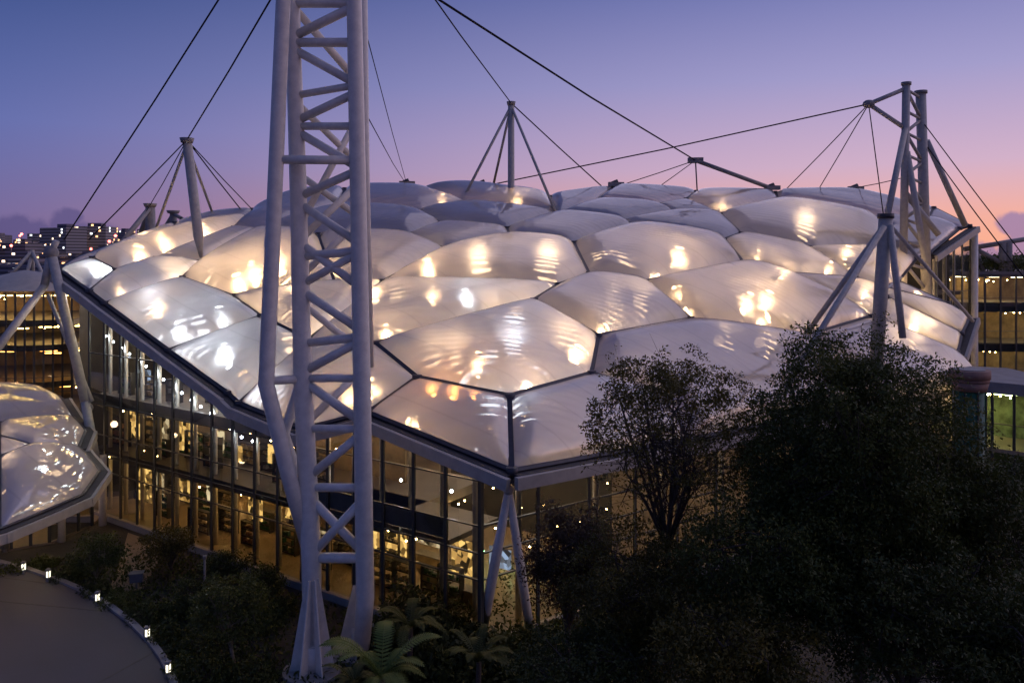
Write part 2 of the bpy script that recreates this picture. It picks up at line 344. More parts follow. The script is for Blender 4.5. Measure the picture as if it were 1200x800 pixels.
# eave: dark gutter against the foil and a pale fascia beam below
def eave(names, off=.55):
    pts = [P3[k] for k in names]
    for a, b in zip(pts[:-1], pts[1:]):
        d = (b - a).normalized(); o = d.cross(Vector((0, 0, 1))).normalized()
        if o.y > 0 and abs(o.y) > .3: o = -o
        yield a, b, d, o
for nm in (['a1', 'a4', 'a8', 'a11', 'e1', 'a13', 'v2'], ['v2', 'a16'], ['a16', 'v4'], ['v4', 'x2', 'x3', 'b4'], ['tip', 'b1'], ['b2', 'b3']):
    for a, b, d, o in eave(nm):
        if nm[0] in ('tip', 'b2'): o = Vector((1, -.4, 0)).normalized()
        mb = MB(); mb.bar(a + o * .34 - Vector((0, 0, .18)), b + o * .34 - Vector((0, 0, .18)), .62, .22, end=.1); mb.build('eave_gutter', M['gutter'], roof)
        mb = MB(); mb.bar(a + o * .78 - Vector((0, 0, .42)), b + o * .78 - Vector((0, 0, .42)), .3, .62, end=.32); mb.build('eave_beam', M['fascia'], roof)
        mb = MB(); mb.bar(a - o * .1 - Vector((0, 0, .46)), b - o * .1 - Vector((0, 0, .46)), .5, .3, end=.05); mb.build('eave_soffit', M['grey'], roof)

# lamps under the roof foil, plus wide dim fill globes added for diffuse glow
def lamp(px, py, dd, r, m, name='lamp_fill_globe'):
    p = RF(px, py, dd); mb = MB(); mb.sphere(p, r, 8, 5); mb.build(name, M[m], roof)
for a in [(188, 371, 2.2, .2, 'lamp_warm'), (212, 394, 2, .2, 'lamp_white'), (262, 380, 2.4, .2, 'lamp_white'), (268, 424, 2, .3, 'lamp_white'),
          (285, 338, 2.5, .32, 'lamp_warm'), (302, 329, 2.6, .28, 'lamp_warm'), (331, 318, 2.8, .3, 'lamp_warm'), (345, 345, 3, .22, 'lamp_warm'), (398, 322, 3, .25, 'lamp_warm'),
          (112, 322, 1.2, .24, 'lamp_white'), (124, 320, 1.2, .24, 'lamp_white'), (140, 345, 2, .12, 'lamp_warm'),
          (503, 323, 2.4, .3, 'lamp_warm'), (508, 356, 2.6, .2, 'lamp_warm'), (546, 357, 2.4, .2, 'lamp_white'), (440, 352, 3, .3, 'lamp_warm'), (452, 396, 2, .2, 'lamp_warm'),
          (671, 421, 1.7, .25, 'lamp_warm'), (562, 434, 2, .15, 'lamp_warm'), (613, 456, 1.6, .18, 'lamp_warm'), (703, 390, 1.6, .17, 'lamp_warm'), (600, 408, 6, .6, 'cool_fill'),
          (790, 309, 2.4, .3, 'lamp_warm'), (763, 327, 2, .14, 'lamp_warm'), (797, 350, 2, .14, 'lamp_warm'), (807, 370, 1.8, .14, 'lamp_warm'),
          (870, 363, 2.2, .25, 'lamp_warm'), (892, 360, 2.2, .28, 'lamp_warm'), (888, 378, 2, .16, 'lamp_warm'), (915, 326, 2.5, .2, 'lamp_warm'), (886, 307, 2, .14, 'lamp_warm'), (968, 318, 2, .14, 'lamp_warm'),
          (990, 303, 2.5, .22, 'lamp_warm'), (1030, 318, 2.6, .2, 'lamp_warm'), (1072, 344, 2, .14, 'lamp_warm'), (1066, 385, 1.8, .16, 'lamp_warm'), (1010, 350, 2, .15, 'lamp_warm'),
          (508, 463, 2, .13, 'lamp_orange'), (533, 466, 2, .16, 'lamp_orange'), (556, 467, 2, .09, 'lamp_orange'), (489, 499, 1.6, .11, 'lamp_warm'), (440, 461, 2, .14, 'lamp_warm'), (412, 470, 2.5, .18, 'lamp_warm'),
          (607, 243, 3, .2, 'lamp_warm'), (845, 246, 3, .15, 'lamp_warm'), (517, 242, 3, .15, 'lamp_warm'), (160, 305, 2.5, .25, 'lamp_warm'), (190, 291, 2.5, .25, 'lamp_warm'), (235, 278, 2.5, .25, 'lamp_warm'), (170, 281, 2.5, .2, 'lamp_warm'),
          (940, 268, 4, .9, 'soft_fill'), (975, 450, 2.4, .2, 'lamp_warm'), (560, 312, 5, .8, 'soft_fill'), (640, 310, 5, .8, 'soft_fill')]:
    lamp(*a)
for i, (c, nn, sz) in enumerate(cush):  # added fill globes away from the hot spots, so chosen cushions glow
    w_, wh = i in (8, 9, 11, 12, 15, 21, 22, 30, 31, 33, 34), i in (1, 2, 3, 7)
    if sz < 4 or not (w_ or wh or i in (10, 14, 23, 29, 32, 16)): continue
    for k in range(2 if (w_ or wh) else 1):
        mb = MB(); mb.sphere(c - nn * (.3 * sz + 1.0) + Vector((rng.normal(0, sz * .16), rng.normal(0, sz * .16), 0)), .5, 8, 5); mb.build('lamp_fill_globe', M['cool_fill' if wh else 'soft_fill'], roof)

# ------------------------------------------------------------------ hall facade
A0 = Vector((-34.2, 65.6, 0)); A1 = Vector((-1.7, 42.8, 0)); A2 = Vector((41.0, 74.5, 0))
facade = empty('facade'); facade.parent = hall
def px_of(p): return 600 + F * p.x / p.y
def pane(parent, a, b, z0, za, zb, m, th=.04, tilt=.012, name='pane'):
    d = (b - a).normalized(); n = Vector((d.y, -d.x, 0))
    j = [n * random.uniform(-tilt, tilt) for _ in range(4)]
    pts = [Vector((a.x, a.y, z0)) + j[0], Vector((b.x, b.y, z0)) + j[1], Vector((b.x, b.y, zb)) + j[2], Vector((a.x, a.y, za)) + j[3]]
    mb = MB(); mb.quad(pts); return mb.build(name, m, parent)
def glass_wall(parent, A, B, nb, levels, topf, glassm, mw=.12, md=.2, spandrel=None):
    L = (B - A).length; d = (B - A).normalized(); n = Vector((d.y, -d.x, 0))
    P = [A.lerp(B, i / nb) for i in range(nb + 1)]
    for i, p in enumerate(P):
        t = topf(p)
        if t > levels[0] + .3:
            mb = MB(); mb.bar(p + Vector((0, 0, levels[0])), p + Vector((0, 0, t)), mw, md, d); mb.build('mullion', M['mullion'], parent)
    for i in range(nb):
        a, b = P[i], P[i + 1]; ta, tb = topf(a), topf(b)
        g = d * (mw / 2 + .01)
        for k, z0 in enumerate(levels):
            z1 = levels[k + 1] if k + 1 < len(levels) else 99
            if min(ta, tb) <= z0 + .15: continue
            pane(parent, a + g, b - g, z0 + .05, min(z1 - .05, ta), min(z1 - .05, tb), glassm)
            if k: mb = MB(); mb.bar(a + g + Vector((0, 0, z0)), b - g + Vector((0, 0, z0)), md * .8, .07); mb.build('transom', M['mullion'], parent)
topf = lambda p: eave_z(px_of(p)) + .15
LEV = [.45, 3.75, 5.15, 6.6, 9.0, 13.0]
glass_wall(facade, A0, A1, 17, LEV, topf, M['glass'])
glass_wall(facade, A1 + Vector((.1, .1, 0)), A2, 14, [.45, 3.75, 5.15, 6.6], topf, M['glass'])
dirA = (A1 - A0).normalized(); inA = Vector((-dirA.y, dirA.x, 0))
if inA.y < 0: inA = -inA
dirB = (A2 - A1).normalized(); inB = Vector((-dirB.y, dirB.x, 0))
# plinth under the glass
mb = MB(); mb.bar(A0 + Vector((0, 0, .22)), A1 + Vector((0, 0, .22)), .5, .44); mb.build('plinth', M['concrete'], facade)
mb = MB(); mb.bar(A1 + dirB * .4 + Vector((0, 0, .22)), A2 + Vector((0, 0, .22)), .5, .44); mb.build('plinth', M['concrete'], facade)
# floors and their spandrel bands
def slab(A, B, inn, depth, z0, z1, m, name='floor_slab'):
    mb = MB(); o = inn * .35
    mb.hexa([A + o + Vector((0, 0, z0)), B + o + Vector((0, 0, z0)), B + inn * depth + Vector((0, 0, z0)), A + inn * depth + Vector((0, 0, z0))],
            [A + o + Vector((0, 0, z1)), B + o + Vector((0, 0, z1)), B + inn * depth + Vector((0, 0, z1)), A + inn * depth + Vector((0, 0, z1))]); return mb.build(name, m, hall)
slab(A0, A1 - dirA * 2, inA, 30, .02, .3, M['floor'])
slab(A0, A0.lerp(A1, .80), inA, 11, 4.7, 5.3, M['spandrel'])
slab(A0, A0.lerp(A1, .62), inA, 9, 9.0, 9.6, M['spandrel'])
def band(A, B, inn, z0, z1, m):
    mb = MB(); mb.hexa([A + inn * .2 + Vector((0, 0, z0)), B + inn * .2 + Vector((0, 0, z0)), B + inn * .3 + Vector((0, 0, z0)), A + inn * .3 + Vector((0, 0, z0))],
                       [A + inn * .2 + Vector((0, 0, z1)), B + inn * .2 + Vector((0, 0, z1)), B + inn * .3 + Vector((0, 0, z1)), A + inn * .3 + Vector((0, 0, z1))]); mb.build('spandrel', m, hall)
band(A0, A0.lerp(A1, .62), inA, 9.0, 9.75, M['spandrel'])
band(A0, A1 - dirA * 7, inA, 4.75, 5.35, M['spandrel'])
M['balus'] = mat('balustrade_panel', (.3, .36, .45), .35, 0, .2, 1)
band(A0.lerp(A1, .66), A1 - dirA * 2.4, inA, 5.4, 6.5, M['balus'])
slab(A0.lerp(A1, .64), A1 - dirA * 2.4, inA, 5, 5.0, 5.3, M['spandrel'])
# inner columns, partitions and lamps
for i in range(17):
    p = A0.lerp(A1, (i + .5) / 17) + inA * 1.1; t = topf(p) - .1
    mb = MB(); mb.tube([p + Vector((0, 0, .3)), p + Vector((0, 0, t))], .15, 10); mb.build('column', M['white'], hall)
for i in range(8):
    p = A1.lerp(A2, (i + .6) / 9) + inB * 1.3; t = topf(p) + .1
    mb = MB(); mb.tube([p + Vector((0, 0, .02)), p + Vector((0, 0, t))], .2, 10); mb.build('column', M['white'], hall)
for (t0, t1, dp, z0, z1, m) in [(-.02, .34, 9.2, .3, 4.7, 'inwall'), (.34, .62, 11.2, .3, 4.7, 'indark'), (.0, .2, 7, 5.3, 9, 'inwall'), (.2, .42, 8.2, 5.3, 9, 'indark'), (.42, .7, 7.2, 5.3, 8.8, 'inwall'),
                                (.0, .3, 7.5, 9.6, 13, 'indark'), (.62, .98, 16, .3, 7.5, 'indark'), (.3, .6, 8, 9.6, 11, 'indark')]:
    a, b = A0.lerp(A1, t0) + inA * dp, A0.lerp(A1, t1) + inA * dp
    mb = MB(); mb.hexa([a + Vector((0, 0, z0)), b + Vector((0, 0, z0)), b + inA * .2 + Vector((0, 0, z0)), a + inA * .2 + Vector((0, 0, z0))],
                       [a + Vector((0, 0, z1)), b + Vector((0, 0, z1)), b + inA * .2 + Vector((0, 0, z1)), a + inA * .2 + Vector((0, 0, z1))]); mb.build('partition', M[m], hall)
lampme = MB(); lampme.sphere((0, 0, 0), .06, 8, 5); lampme = lampme.mesh('ceiling_lamp', M['lamp_in'])
ledme = MB(); ledme.sphere((0, 0, 0), .085, 8, 5); ledme = ledme.mesh('led_lamp', M['lamp_led'])
grnme = MB(); grnme.sphere((0, 0, 0), .09, 8, 5); grnme = grnme.mesh('green_lamp', M['lamp_green'])
def inside(t, dp, z, me=lampme, name='ceiling_lamp'):
    p = A0.lerp(A1, t) + inA * dp; link_mesh(name, me, hall, (p.x, p.y, z))
for i in range(34): inside(.02 + .94 * i / 34 + random.uniform(-.01, .01), random.uniform(1.5, 8), 4.45 - random.uniform(0, .5))
for i in range(28): inside(.03 + .6 * i / 28 + random.uniform(-.015, .015), random.uniform(2.2, 6.5), random.uniform(7.2, 8.8))
for i in range(5): inside(.3 + .07 * i, random.uniform(2.5, 5.5), random.uniform(10.2, 10.7))
M['panel_a'] = lamp_mat('ceiling_panel_amber', (1, .52, .13), 7)
for i in range(15):
    p = A0.lerp(A1, .03 + .6 * i / 15) + inA * random.uniform(1.6, 5) + Vector((0, 0, 4.6)); mb = MB(); mb.box(p, (1.3, .3, .05), math.atan2(dirA.y, dirA.x)); mb.build('ceiling_panel', M['panel_a'], hall)
for i in range(7): inside(.05 + .035 * i, random.uniform(6, 8.5), .5 + random.uniform(0, 2.5))
for i in range(26): inside(random.uniform(.6, .98), random.uniform(4, 15), random.uniform(1.5, 4.6))
for i in range(4): inside(random.uniform(.8, .97), random.uniform(3, 12), random.uniform(1, 2.6), grnme, 'green_lamp')
for i in range(17):                                     # cold LED line that follows the eave inside the glass
    t = .03 + .5 * i / 17; p = A0.lerp(A1, t) + inA * .7; link_mesh('led_lamp', ledme, hall, (p.x, p.y, topf(p) - 3.0))
for i in range(3): inside(.7 + .1 * i, 2.5, 7.2, ledme, 'led_lamp')
# side hall floor behind the second glass wall
slab(A1 + dirB * 1, A2, inB, 22, .02, .28, M['floor'])
for i in range(14):
    p = A1.lerp(A2, random.uniform(.02, .9)) + inB * random.uniform(1.5, 9); link_mesh('ceiling_lamp', lampme, hall, (p.x, p.y, random.uniform(2, 5.5)))
# V column under the front corner of the roof
top = U(596, 573, 41.6)
for b, r in ((G(563, 752), .27), (G(622, 745), .25)):
    mb = MB(); mb.tube([b + Vector((0, 0, -.05)), b.lerp(top, .5), top], [r, r * 1.05, r * .75], 14); mb.build('corner_strut', M['white'], hall)
mb = MB(); mb.sphere(top, .3, 12, 8); mb.build('strut_head', M['steel'], hall)
# right end of the hall: upper glass box under the roof tip
ra, rb = U(1098, 330, 84), U(1137, 300, 88); ra.z = rb.z = 0
def topr(p): return H + (HZ - (293 + (265 - 293) * (px_of(p) - 1092) / 44)) / F * p.y - .5
glass_wall(facade, ra, rb, 4, [8, 12.5, 17], topr, M['glass'])
for p in (rb + Vector((.3, -.3, 0)),):
    mb = MB(); mb.tube([p + Vector((0, 0, 0)), p + Vector((0, 0, topr(rb) - .3))], .34, 12); mb.build('column', M['white'], hall)
for i in range(3):
    p = ra.lerp(rb, .2 + .3 * i) + Vector((0, 2, 0)); mb = MB(); mb.tube([p, p + Vector((0, 0, topr(p) - .6))], .16, 8); mb.build('column', M['white'], hall)
    link_mesh('ceiling_lamp', lampme, hall, (p.x, p.y + 1, 14 - 2 * i))
mb = MB(); mb.hexa([ra + Vector((-14, 4, 16.5)), rb + Vector((-.6, .8, 16.5)), rb + Vector((-.6, 9, 16.5)), ra + Vector((-14, 9, 16.5))], [ra + Vector((-14, 4, 16.9)), rb + Vector((-.6, .8, 16.9)), rb + Vector((-.6, 9, 16.9)), ra + Vector((-14, 9, 16.9))]); mb.build('floor_slab', M['spandrel'], hall)
# back wall closes the hall
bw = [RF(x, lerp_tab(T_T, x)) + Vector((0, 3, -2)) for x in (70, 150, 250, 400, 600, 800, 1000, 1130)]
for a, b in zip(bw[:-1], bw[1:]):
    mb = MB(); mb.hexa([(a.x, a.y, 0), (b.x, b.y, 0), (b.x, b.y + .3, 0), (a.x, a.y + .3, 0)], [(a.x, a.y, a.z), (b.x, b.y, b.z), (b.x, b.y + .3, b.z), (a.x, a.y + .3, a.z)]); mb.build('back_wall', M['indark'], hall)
fix(hall)

# glowing panels added for bright shop patches, shelf units standing before them
def glow_panel_mat(name, col, s_):  # patchy emission stands in for a lit shop interior
    m = lamp_mat(name, col, s_); t = m.node_tree; e = [n for n in t.nodes if n.type == 'EMISSION'][0]
    co = N(t, 'ShaderNodeTexCoord').outputs['Object']; n = N(t, 'ShaderNodeTexVoronoi'); n.inputs['Scale'].default_value = 2.6; t.links.new(co, n.inputs['Vector'])
    sp = N(t, 'ShaderNodeSeparateColor'); t.links.new(n.outputs['Color'], sp.inputs[0])
    r = ramp(t, [(.15, (.02, .012, .004, 1)), (.5, (col[0] * .4, col[1] * .34, col[2] * .3, 1)), (.9, (*col, 1))], 'LINEAR'); t.links.new(sp.outputs[0], r.inputs[0]); t.links.new(r.outputs[0], e.inputs[0]); return m
M['display'] = glow_panel_mat('glow_panel', (1, .62, .2), 1.7); M['display2'] = glow_panel_mat('glow_panel_pale', (1, .8, .5), 1.2); M['display3'] = glow_panel_mat('glow_panel_blue', (.5, .65, 1), 1.0)  # added glow panels in amber, pale and blue, not actual displays
def panel(t, dp, z, w_, h_, m):
    p = A0.lerp(A1, t) + inA * dp * .36; mb = MB(); a = p - dirA * w_ / 2; b = p + dirA * w_ / 2
    mb.hexa([a + Vector((0, 0, z)), b + Vector((0, 0, z)), b + inA * .06 + Vector((0, 0, z)), a + inA * .06 + Vector((0, 0, z))], [a + Vector((0, 0, z + h_)), b + Vector((0, 0, z + h_)), b + inA * .06 + Vector((0, 0, z + h_)), a + inA * .06 + Vector((0, 0, z + h_))])
    mb.build('glow_panel', M[m], hall)
for q in [(.06, 6.8, 5.9, 1.4, 2.2, 'display'), (.17, 6.8, 5.6, .9, 2.6, 'display2'), (.23, 7.9, 5.7, 2.2, 2.6, 'display'), (.33, 7.9, 6.2, 1.2, 1.6, 'display2'), (.39, 7.9, 5.8, .7, 1.2, 'display'), (.5, 6.9, 6.4, 1.3, 1.3, 'display'), (.58, 6.9, 5.7, 1.8, .9, 'display2'),
          (.06, 9.0, .6, 2.2, 3.4, 'display'), (.12, 9.0, .6, 1.0, 3.6, 'display2'), (.2, 9.0, 1.6, 1.6, 1.8, 'display'), (.29, 9.0, 2.2, 1.1, 1.5, 'display2'), (.4, 11, 1.4, 1.6, 1.6, 'display'), (.5, 11, 2.2, 1.2, .8, 'display'), (.57, 11, 1.0, 2.4, 1.0, 'display2'),
          (.1, 7.3, 10.2, .8, 1.4, 'display3'), (.2, 7.3, 9.9, 1.6, .5, 'display'), (.45, 7.8, 10, 1.2, .7, 'display'), (.7, 15.7, 1.0, 3.0, 1.5, 'display'), (.78, 15.7, 2.2, 2.4, 1.0, 'display2'), (.86, 15.7, .9, 2.0, 2.2, 'display'), (.93, 15.7, 2, 1.6, 1.2, 'display3')]: panel(*q)
fix(hall)
def shelf_unit(t, dp, z, seed):
    rs = random.Random(seed); p = A0.lerp(A1, t) + inA * dp; r = tag(empty('shelf_unit', (p.x, p.y, z)), 'stocked shelf unit glimpsed behind the hall glass', 'shelf', 'shelf units inside the hall'); L = rs.uniform(1.4, 2.6); hh = rs.uniform(1.2, 2.3); n_ = 4
    mb = MB(); X_ = lambda u, v, h: Vector((dirA.x * u + inA.x * v, dirA.y * u + inA.y * v, h)); rz = math.atan2(dirA.y, dirA.x)
    for sx in (-1, 1): mb.box(X_(sx * L / 2, 0, hh / 2), (.06, .45, hh), rz)
    for k in range(n_): mb.box(X_(0, 0, .1 + k * (hh - .15) / (n_ - 1)), (L - .08, .42, .05), rz)
    mb.build('frame', M['indark'], r); mb = MB()
    for k in range(n_ - 1):
        u = -L / 2 + .15
        while u < L / 2 - .2:
            w_ = rs.uniform(.1, .3); h_ = rs.uniform(.12, .36)
            if rs.random() < .75: mb.box(X_(u + w_ / 2, rs.uniform(-.05, .05), .13 + k * (hh - .15) / (n_ - 1) + h_ / 2), (w_, .25, h_), rz)
            u += w_ + rs.uniform(.02, .15)
    mb.build('goods', M[rs.choice(('inwall', 'terracotta', 'kerb', 'greenpost'))], r)
for i in range(15): shelf_unit(.03 + .58 * i / 15, random.uniform(1.7, 4.5), 5.32, i)
for i in range(20): shelf_unit(.03 + .9 * i / 20, random.uniform(1.8, 6), .3, 40 + i)
for i in range(5): shelf_unit(.06 + .08 * i, random.uniform(1.7, 3.5), 9.62, 80 + i)
# furniture glimpsed through the glass
def counter(t, dp, i):
    p = A0.lerp(A1, t) + inA * dp; r = empty('display_counter', (p.x, p.y, .3)); L = random.uniform(1.6, 2.6); rz = math.atan2(dirA.y, dirA.x)
    tag(r, 'wooden display counter standing behind the ground floor glass', 'counter', 'counters inside the hall')
    mb = MB(); mb.box((0, 0, .45), (L, .7, .9), rz); mb.build('cabinet', M['inwall'], r)
    mb = MB(); mb.box((0, 0, .935), (L + .1, .8, .07), rz); mb.build('counter_top', M['kerb'], r)
for i in range(9): counter(.36 + .62 * i / 9, random.uniform(2.6, 6.5), i)

# ------------------------------------------------------------------ lattice tower
tower = tag(empty('lattice_tower', G(385, 785)), 'huge white tubular lattice mast with braced legs in front of the hall', 'mast')
L_ = [(U(338, -140, 40.2), .34), (U(332, 0, 40.2), .36), (U(322, 225, 40.2), .37), (U(312, 450, 40.2), .39), (U(337, 552, 40.6), .39), (U(365, 655, 41.4), .36)]
M_ = [(U(342, -140, 41.6), .34), (U(344, 50, 41.6), .36), (U(349, 200, 41.6), .42), (U(355, 450, 41.4), .47), (U(365, 655, 41.0), .5), (U(366, 770, 40.9), .44)]
R1 = [(U(412, -140, 40.6), .36), (U(415, 0, 40.6), .38), (U(424, 440, 40.6), .44), (U(428, 700, 40.8), .46), (U(424, 758, 41), .4)]
B_ = [(U(424, -140, 44), .24), (U(428, 200, 44), .24), (U(433, 430, 44), .24)]
L2 = [(U(340, 60, 43.4), .22), (U(345, 250, 43.2), .22), (U(350, 455, 42.8), .26), (U(333, 508, 42.6), .28), (U(350, 565, 42.2), .3), (U(366, 650, 41.6), .3)]
for ch in (L_, M_, R1, B_, L2):
    mb = MB(); mb.tube([c[0] for c in ch], [c[1] for c in ch], 20); mb.build('leg', M['white'], tower)
def on(ch, y):
    for (a, ra_), (b, rb_) in zip(ch[:-1], ch[1:]):
        pa, pb = HZ - (a.z - H) * F / a.y, HZ - (b.z - H) * F / b.y
        if pa <= y <= pb: return a.lerp(b, (y - pa) / (pb - pa))
    return ch[-1][0]
def brace(c1, y1, c2, y2, r, back=0):
    a, b = on(c1, y1), on(c2, y2); o = Vector((0, back, 0)); mb = MB(); mb.tube([a + o, b + o], r, 12); mb.build('brace', M['white'], tower)
for y1, y2, r in [(4, 4, .24), (43, 8, .24), (50, 50, .24), (58, 98, .22), (112, 100, .19), (142, 109, .22), (148, 148, .2), (154, 196, .22), (231, 200, .22), (238, 285, .22),
                  (301, 294, .22), (334, 296, .21), (285, 336, .22), (340, 387, .22), (402, 395, .22), (436, 399, .23), (443, 443, .2), (446, 495, .22), (502, 502, .2), (560, 507, .23),
                  (571, 571, .22), (582, 648, .23), (650, 584, .23), (653, 653, .26)]:
    brace(M_, y1, R1, y2, r)
for y1, y2, r in [(8, 105, .21), (120, 200, .18), (262, 120, .18), (280, 206, .2), (497, 451, .2)]: brace(M_, y1, B_, min(y2, 425), r, .3)
for y1, y2 in [(187, 187), (446, 444)]: brace(L_, y1, M_, y2, .22)
brace(L_, 187, R1, 188, .22)
brace(L2, 200, B_, 260, .18); brace(L2, 330, B_, 250, .18); brace(L2, 350, B_, 420, .18)
def fin(p, ang, w, h, th=.07):
    d = Vector((math.cos(ang), math.sin(ang), 0)); n = Vector((-d.y, d.x, 0)) * th / 2
    pts = [p + d * .2, p + d * w, p + d * (w * .9) + Vector((0, 0, .55)), p + d * .32 + Vector((0, 0, h)), p + d * .2 + Vector((0, 0, h))]
    mb = MB(); mb.hexa([q - n for q in pts], [q + n for q in pts]); mb.build('base_fin', M['white'], tower)
pM, pR = G(366, 788), G(421, 765)
for k in range(6): fin(pM, R_(10 + 60 * k), 1.15, 4.7)
for k in range(5): fin(pR, R_(200 + 72 * k), 1.2, 3.6)
for p in (pM, pR):
    mb = MB(); mb.tube([p + Vector((0, 0, -.1)), p + Vector((0, 0, .2))], 1.45, 24); mb.build('base_plate', M['concrete'], tower)
    mb = MB(); mb.tube([p + Vector((0, 0, .15)), p + Vector((0, 0, 1.4))], .42, 18); mb.build('leg_foot', M['white'], tower)
fix(tower)

# ------------------------------------------------------------------ roof masts
def mast(name, label, base, top, r0, r1, struts, cap=.5, matn='steel', taper=.2, cat='mast', rs=.13):
    root = tag(empty(name, base), label, cat)
    mb = MB(); mb.tube([base, base.lerp(top, taper), top], [r0, r1, r1 * .92], 14); mb.build('pole', M[matn], root)
    mb = MB(); mb.tube([top + Vector((0, 0, -.25)), top + Vector((0, 0, .15))], [cap * .8, cap], 12); mb.build('cap', M['grey'], root)
    for s in struts:
        mb = MB(); mb.tube([top - Vector((0, 0, .3)), s], rs, 10); mb.build('strut', M[matn], root)
        mb = MB(); mb.sphere(s, .25, 8, 5); mb.build('strut_foot', M['dark'], root)
    fix(root); return root
d6 = roof_d(236, 307)
m1top = U(219, 164, d6 - 1)
mast('roof_mast', 'leaning pale mast with splayed struts on the cushions by the city end', RF(236, 305), m1top, .1, .42, [RF(182, 270), RF(250, 252)], .6)
d7 = 88
m2top = U(599, 121, d7)
mast('roof_mast', 'upright slim mast on three splayed struts at the roof crest', U(599, 258, d7), m2top, .3, .38, [RF(541, 236), U(577, 222, 96), RF(652, 251)], .5, taper=.1, rs=.15)
mast('roof_mast', 'stubby grey mast with raking strut behind the lit roof edge', U(177, 290, 98), U(176, 240, 98), .6, .6, [U(143, 284, 90), U(163, 278, 100)], .8, 'grey', rs=.3)
mast('roof_mast', 'small grey mast head poking over the lit roof edge', U(204, 285, 112), U(203, 248, 112), .5, .5, [U(213, 256, 110), U(192, 268, 112)], .9, 'grey', rs=.25)

# right tower
rt = tag(empty('truss_tower', U(1073, 400, 80)), 'twin chord grey truss tower with outrigger arm at the sunset end', 'mast')
ca0, ca1, cb0, cb1 = U(1058, 342, 80), U(1062, 100, 80), U(1086, 350, 82), U(1079, 110, 82)
for a, b, r in ((ca0, ca1, .38), (cb0, cb1, .5)):
    mb = MB(); mb.tube([a, b], r, 14); mb.build('leg', M['steel'], rt)
    mb = MB(); mb.tube([b, b + Vector((0, 0, .3))], r * 1.25, 12); mb.build('cap', M['grey'], rt)
nb_ = 9
for i in range(nb_):
    t0, t1 = .04 + .94 * i / nb_, .04 + .94 * (i + 1) / nb_
    mb = MB(); mb.tube([(ca0 if i % 2 else cb0).lerp(ca1 if i % 2 else cb1, t0), (cb0 if i % 2 else ca0).lerp(cb1 if i % 2 else ca1, t1)], .17, 8); mb.build('brace', M['steel'], rt)
    mb = MB(); mb.tube([ca0.lerp(ca1, t1), cb0.lerp(cb1, t1)], .15, 8); mb.build('brace', M['steel'], rt)
outr = U(1018, 122, 80)
for s in (ca0.lerp(ca1, .985), ca0.lerp(ca1, .79)):
    mb = MB(); mb.tube([outr, s], .22, 10); mb.build('outrigger', M['steel'], rt)
mb = MB(); mb.sphere(outr, .6, 10, 6, .7); mb.build('outrigger_head', M['grey'], rt)
for a, b in ((U(1061, 150, 80), U(1040, 252, 74)), (U(1063, 178, 80), U(1085, 310, 78)), (U(1086, 165, 82), U(1131, 264, 84)), (U(1100, 275, 80), U(1060, 225, 80))):
    mb = MB(); mb.tube([a, b], .3, 10); mb.build('raking_leg', M['steel'], rt)
fix(rt)
# pylon with guy struts in front of the right cushions
pyt = U(1038, 256, 60); pyb = U(1026, 440, 60)
pl = tag(empty('pylon', pyb), 'stout grey pylon with paired raking struts behind the tall tree', 'mast')
mb = MB(); mb.tube([pyb, pyt], [.48, .5], 18); mb.build('pole', M['steel'], pl)
mb = MB(); mb.tube([pyt, pyt + Vector((0, 0, .35))], .58, 16); mb.build('cap', M['dark'], pl)
for a, b, r in ((U(1036, 264, 59.6), RF(943, 394, -.6), .2), (U(1036, 266, 59.2), U(920, 455, 52), .2), (U(1043, 264, 59.6), U(1058, 396, 58), .24), (U(1045, 266, 60), U(1140, 376, 70), .15), (U(1030, 345, 60), RF(1056, 325, -.3), .13)):
    mb = MB(); mb.tube([a, b], r, 10); mb.build('strut', M['steel'], pl)
fix(pl)

# connector plates along the crest
def crest(px, py, d, label, up=1.0):
    r = tag(empty('cable_clamp', U(px, py, d)), label, 'clamp'); p = U(px, py, d)
    mb = MB(); mb.box(p + Vector((0, 0, .2)), (1.8, .6, .5), .2); mb.build('clamp_plate', M['grey'], r)
    mb = MB(); mb.tube([p + Vector((-.5, 0, .3)), p + Vector((.2, 0, .6 * up))], .22, 8); mb.build('socket', M['dark'], r); fix(r)
crest(477, 217, 94, 'small cable clamp on the crest beside the lattice mast')
crest(566, 218, 95, 'cable clamp on the crest beneath the three legged roof mast')
crest(722, 218, 95, 'cable clamp on the crest where the steep cable lands')
crest(905, 222, 95, 'cable clamp where the sloping strut meets the crest')
crest(1003, 223, 95, 'cable clamp on the crest towards the truss tower')
fly = U(815, 188, 92); r = tag(empty('cable_node', fly), 'cast cable node held above the crest on a thin post', 'clamp')
mb = MB(); mb.box(fly, (1.7, .7, .6), -.1); mb.build('node_plate', M['grey'], r)
mb = MB(); mb.tube([fly, U(817, 224, 94)], .08, 8); mb.build('post', M['grey'], r)
mb = MB(); mb.tube([fly, U(905, 221, 95)], .24, 10); mb.build('strut', M['grey'], r); fix(r)
def cable(a, b, r, label):
    mb = MB(); mid = a.lerp(b, .5) - Vector((0, 0, (b - a).length * .004)); mb.tube([a, mid, b], r, 8); tag(mb.build('cable', M['cable']), label, 'cable')
tt = U(345, -140, 41); tr_ = U(412, -138, 41)
cable(tt, U(75, 281, 62), .05, 'dark stay cable from the lattice mast down to the city side strut')
cable(U(352, -60, 42), m1top, .055, 'dark cable from the lattice mast to the leaning roof mast')
cable(tr_, m2top, .055, 'dark cable from the lattice mast to the three legged roof mast')
cable(m2top, U(707, 220, 95), .07, 'dark cable dropping from the three legged mast to the crest')
cable(U(418, -62, 41), fly, .075, 'thick dark cable from the lattice mast to the raised cable node')
cable(U(578, 216, 95), outr, .07, 'long shallow cable from the crest to the truss tower outrigger')
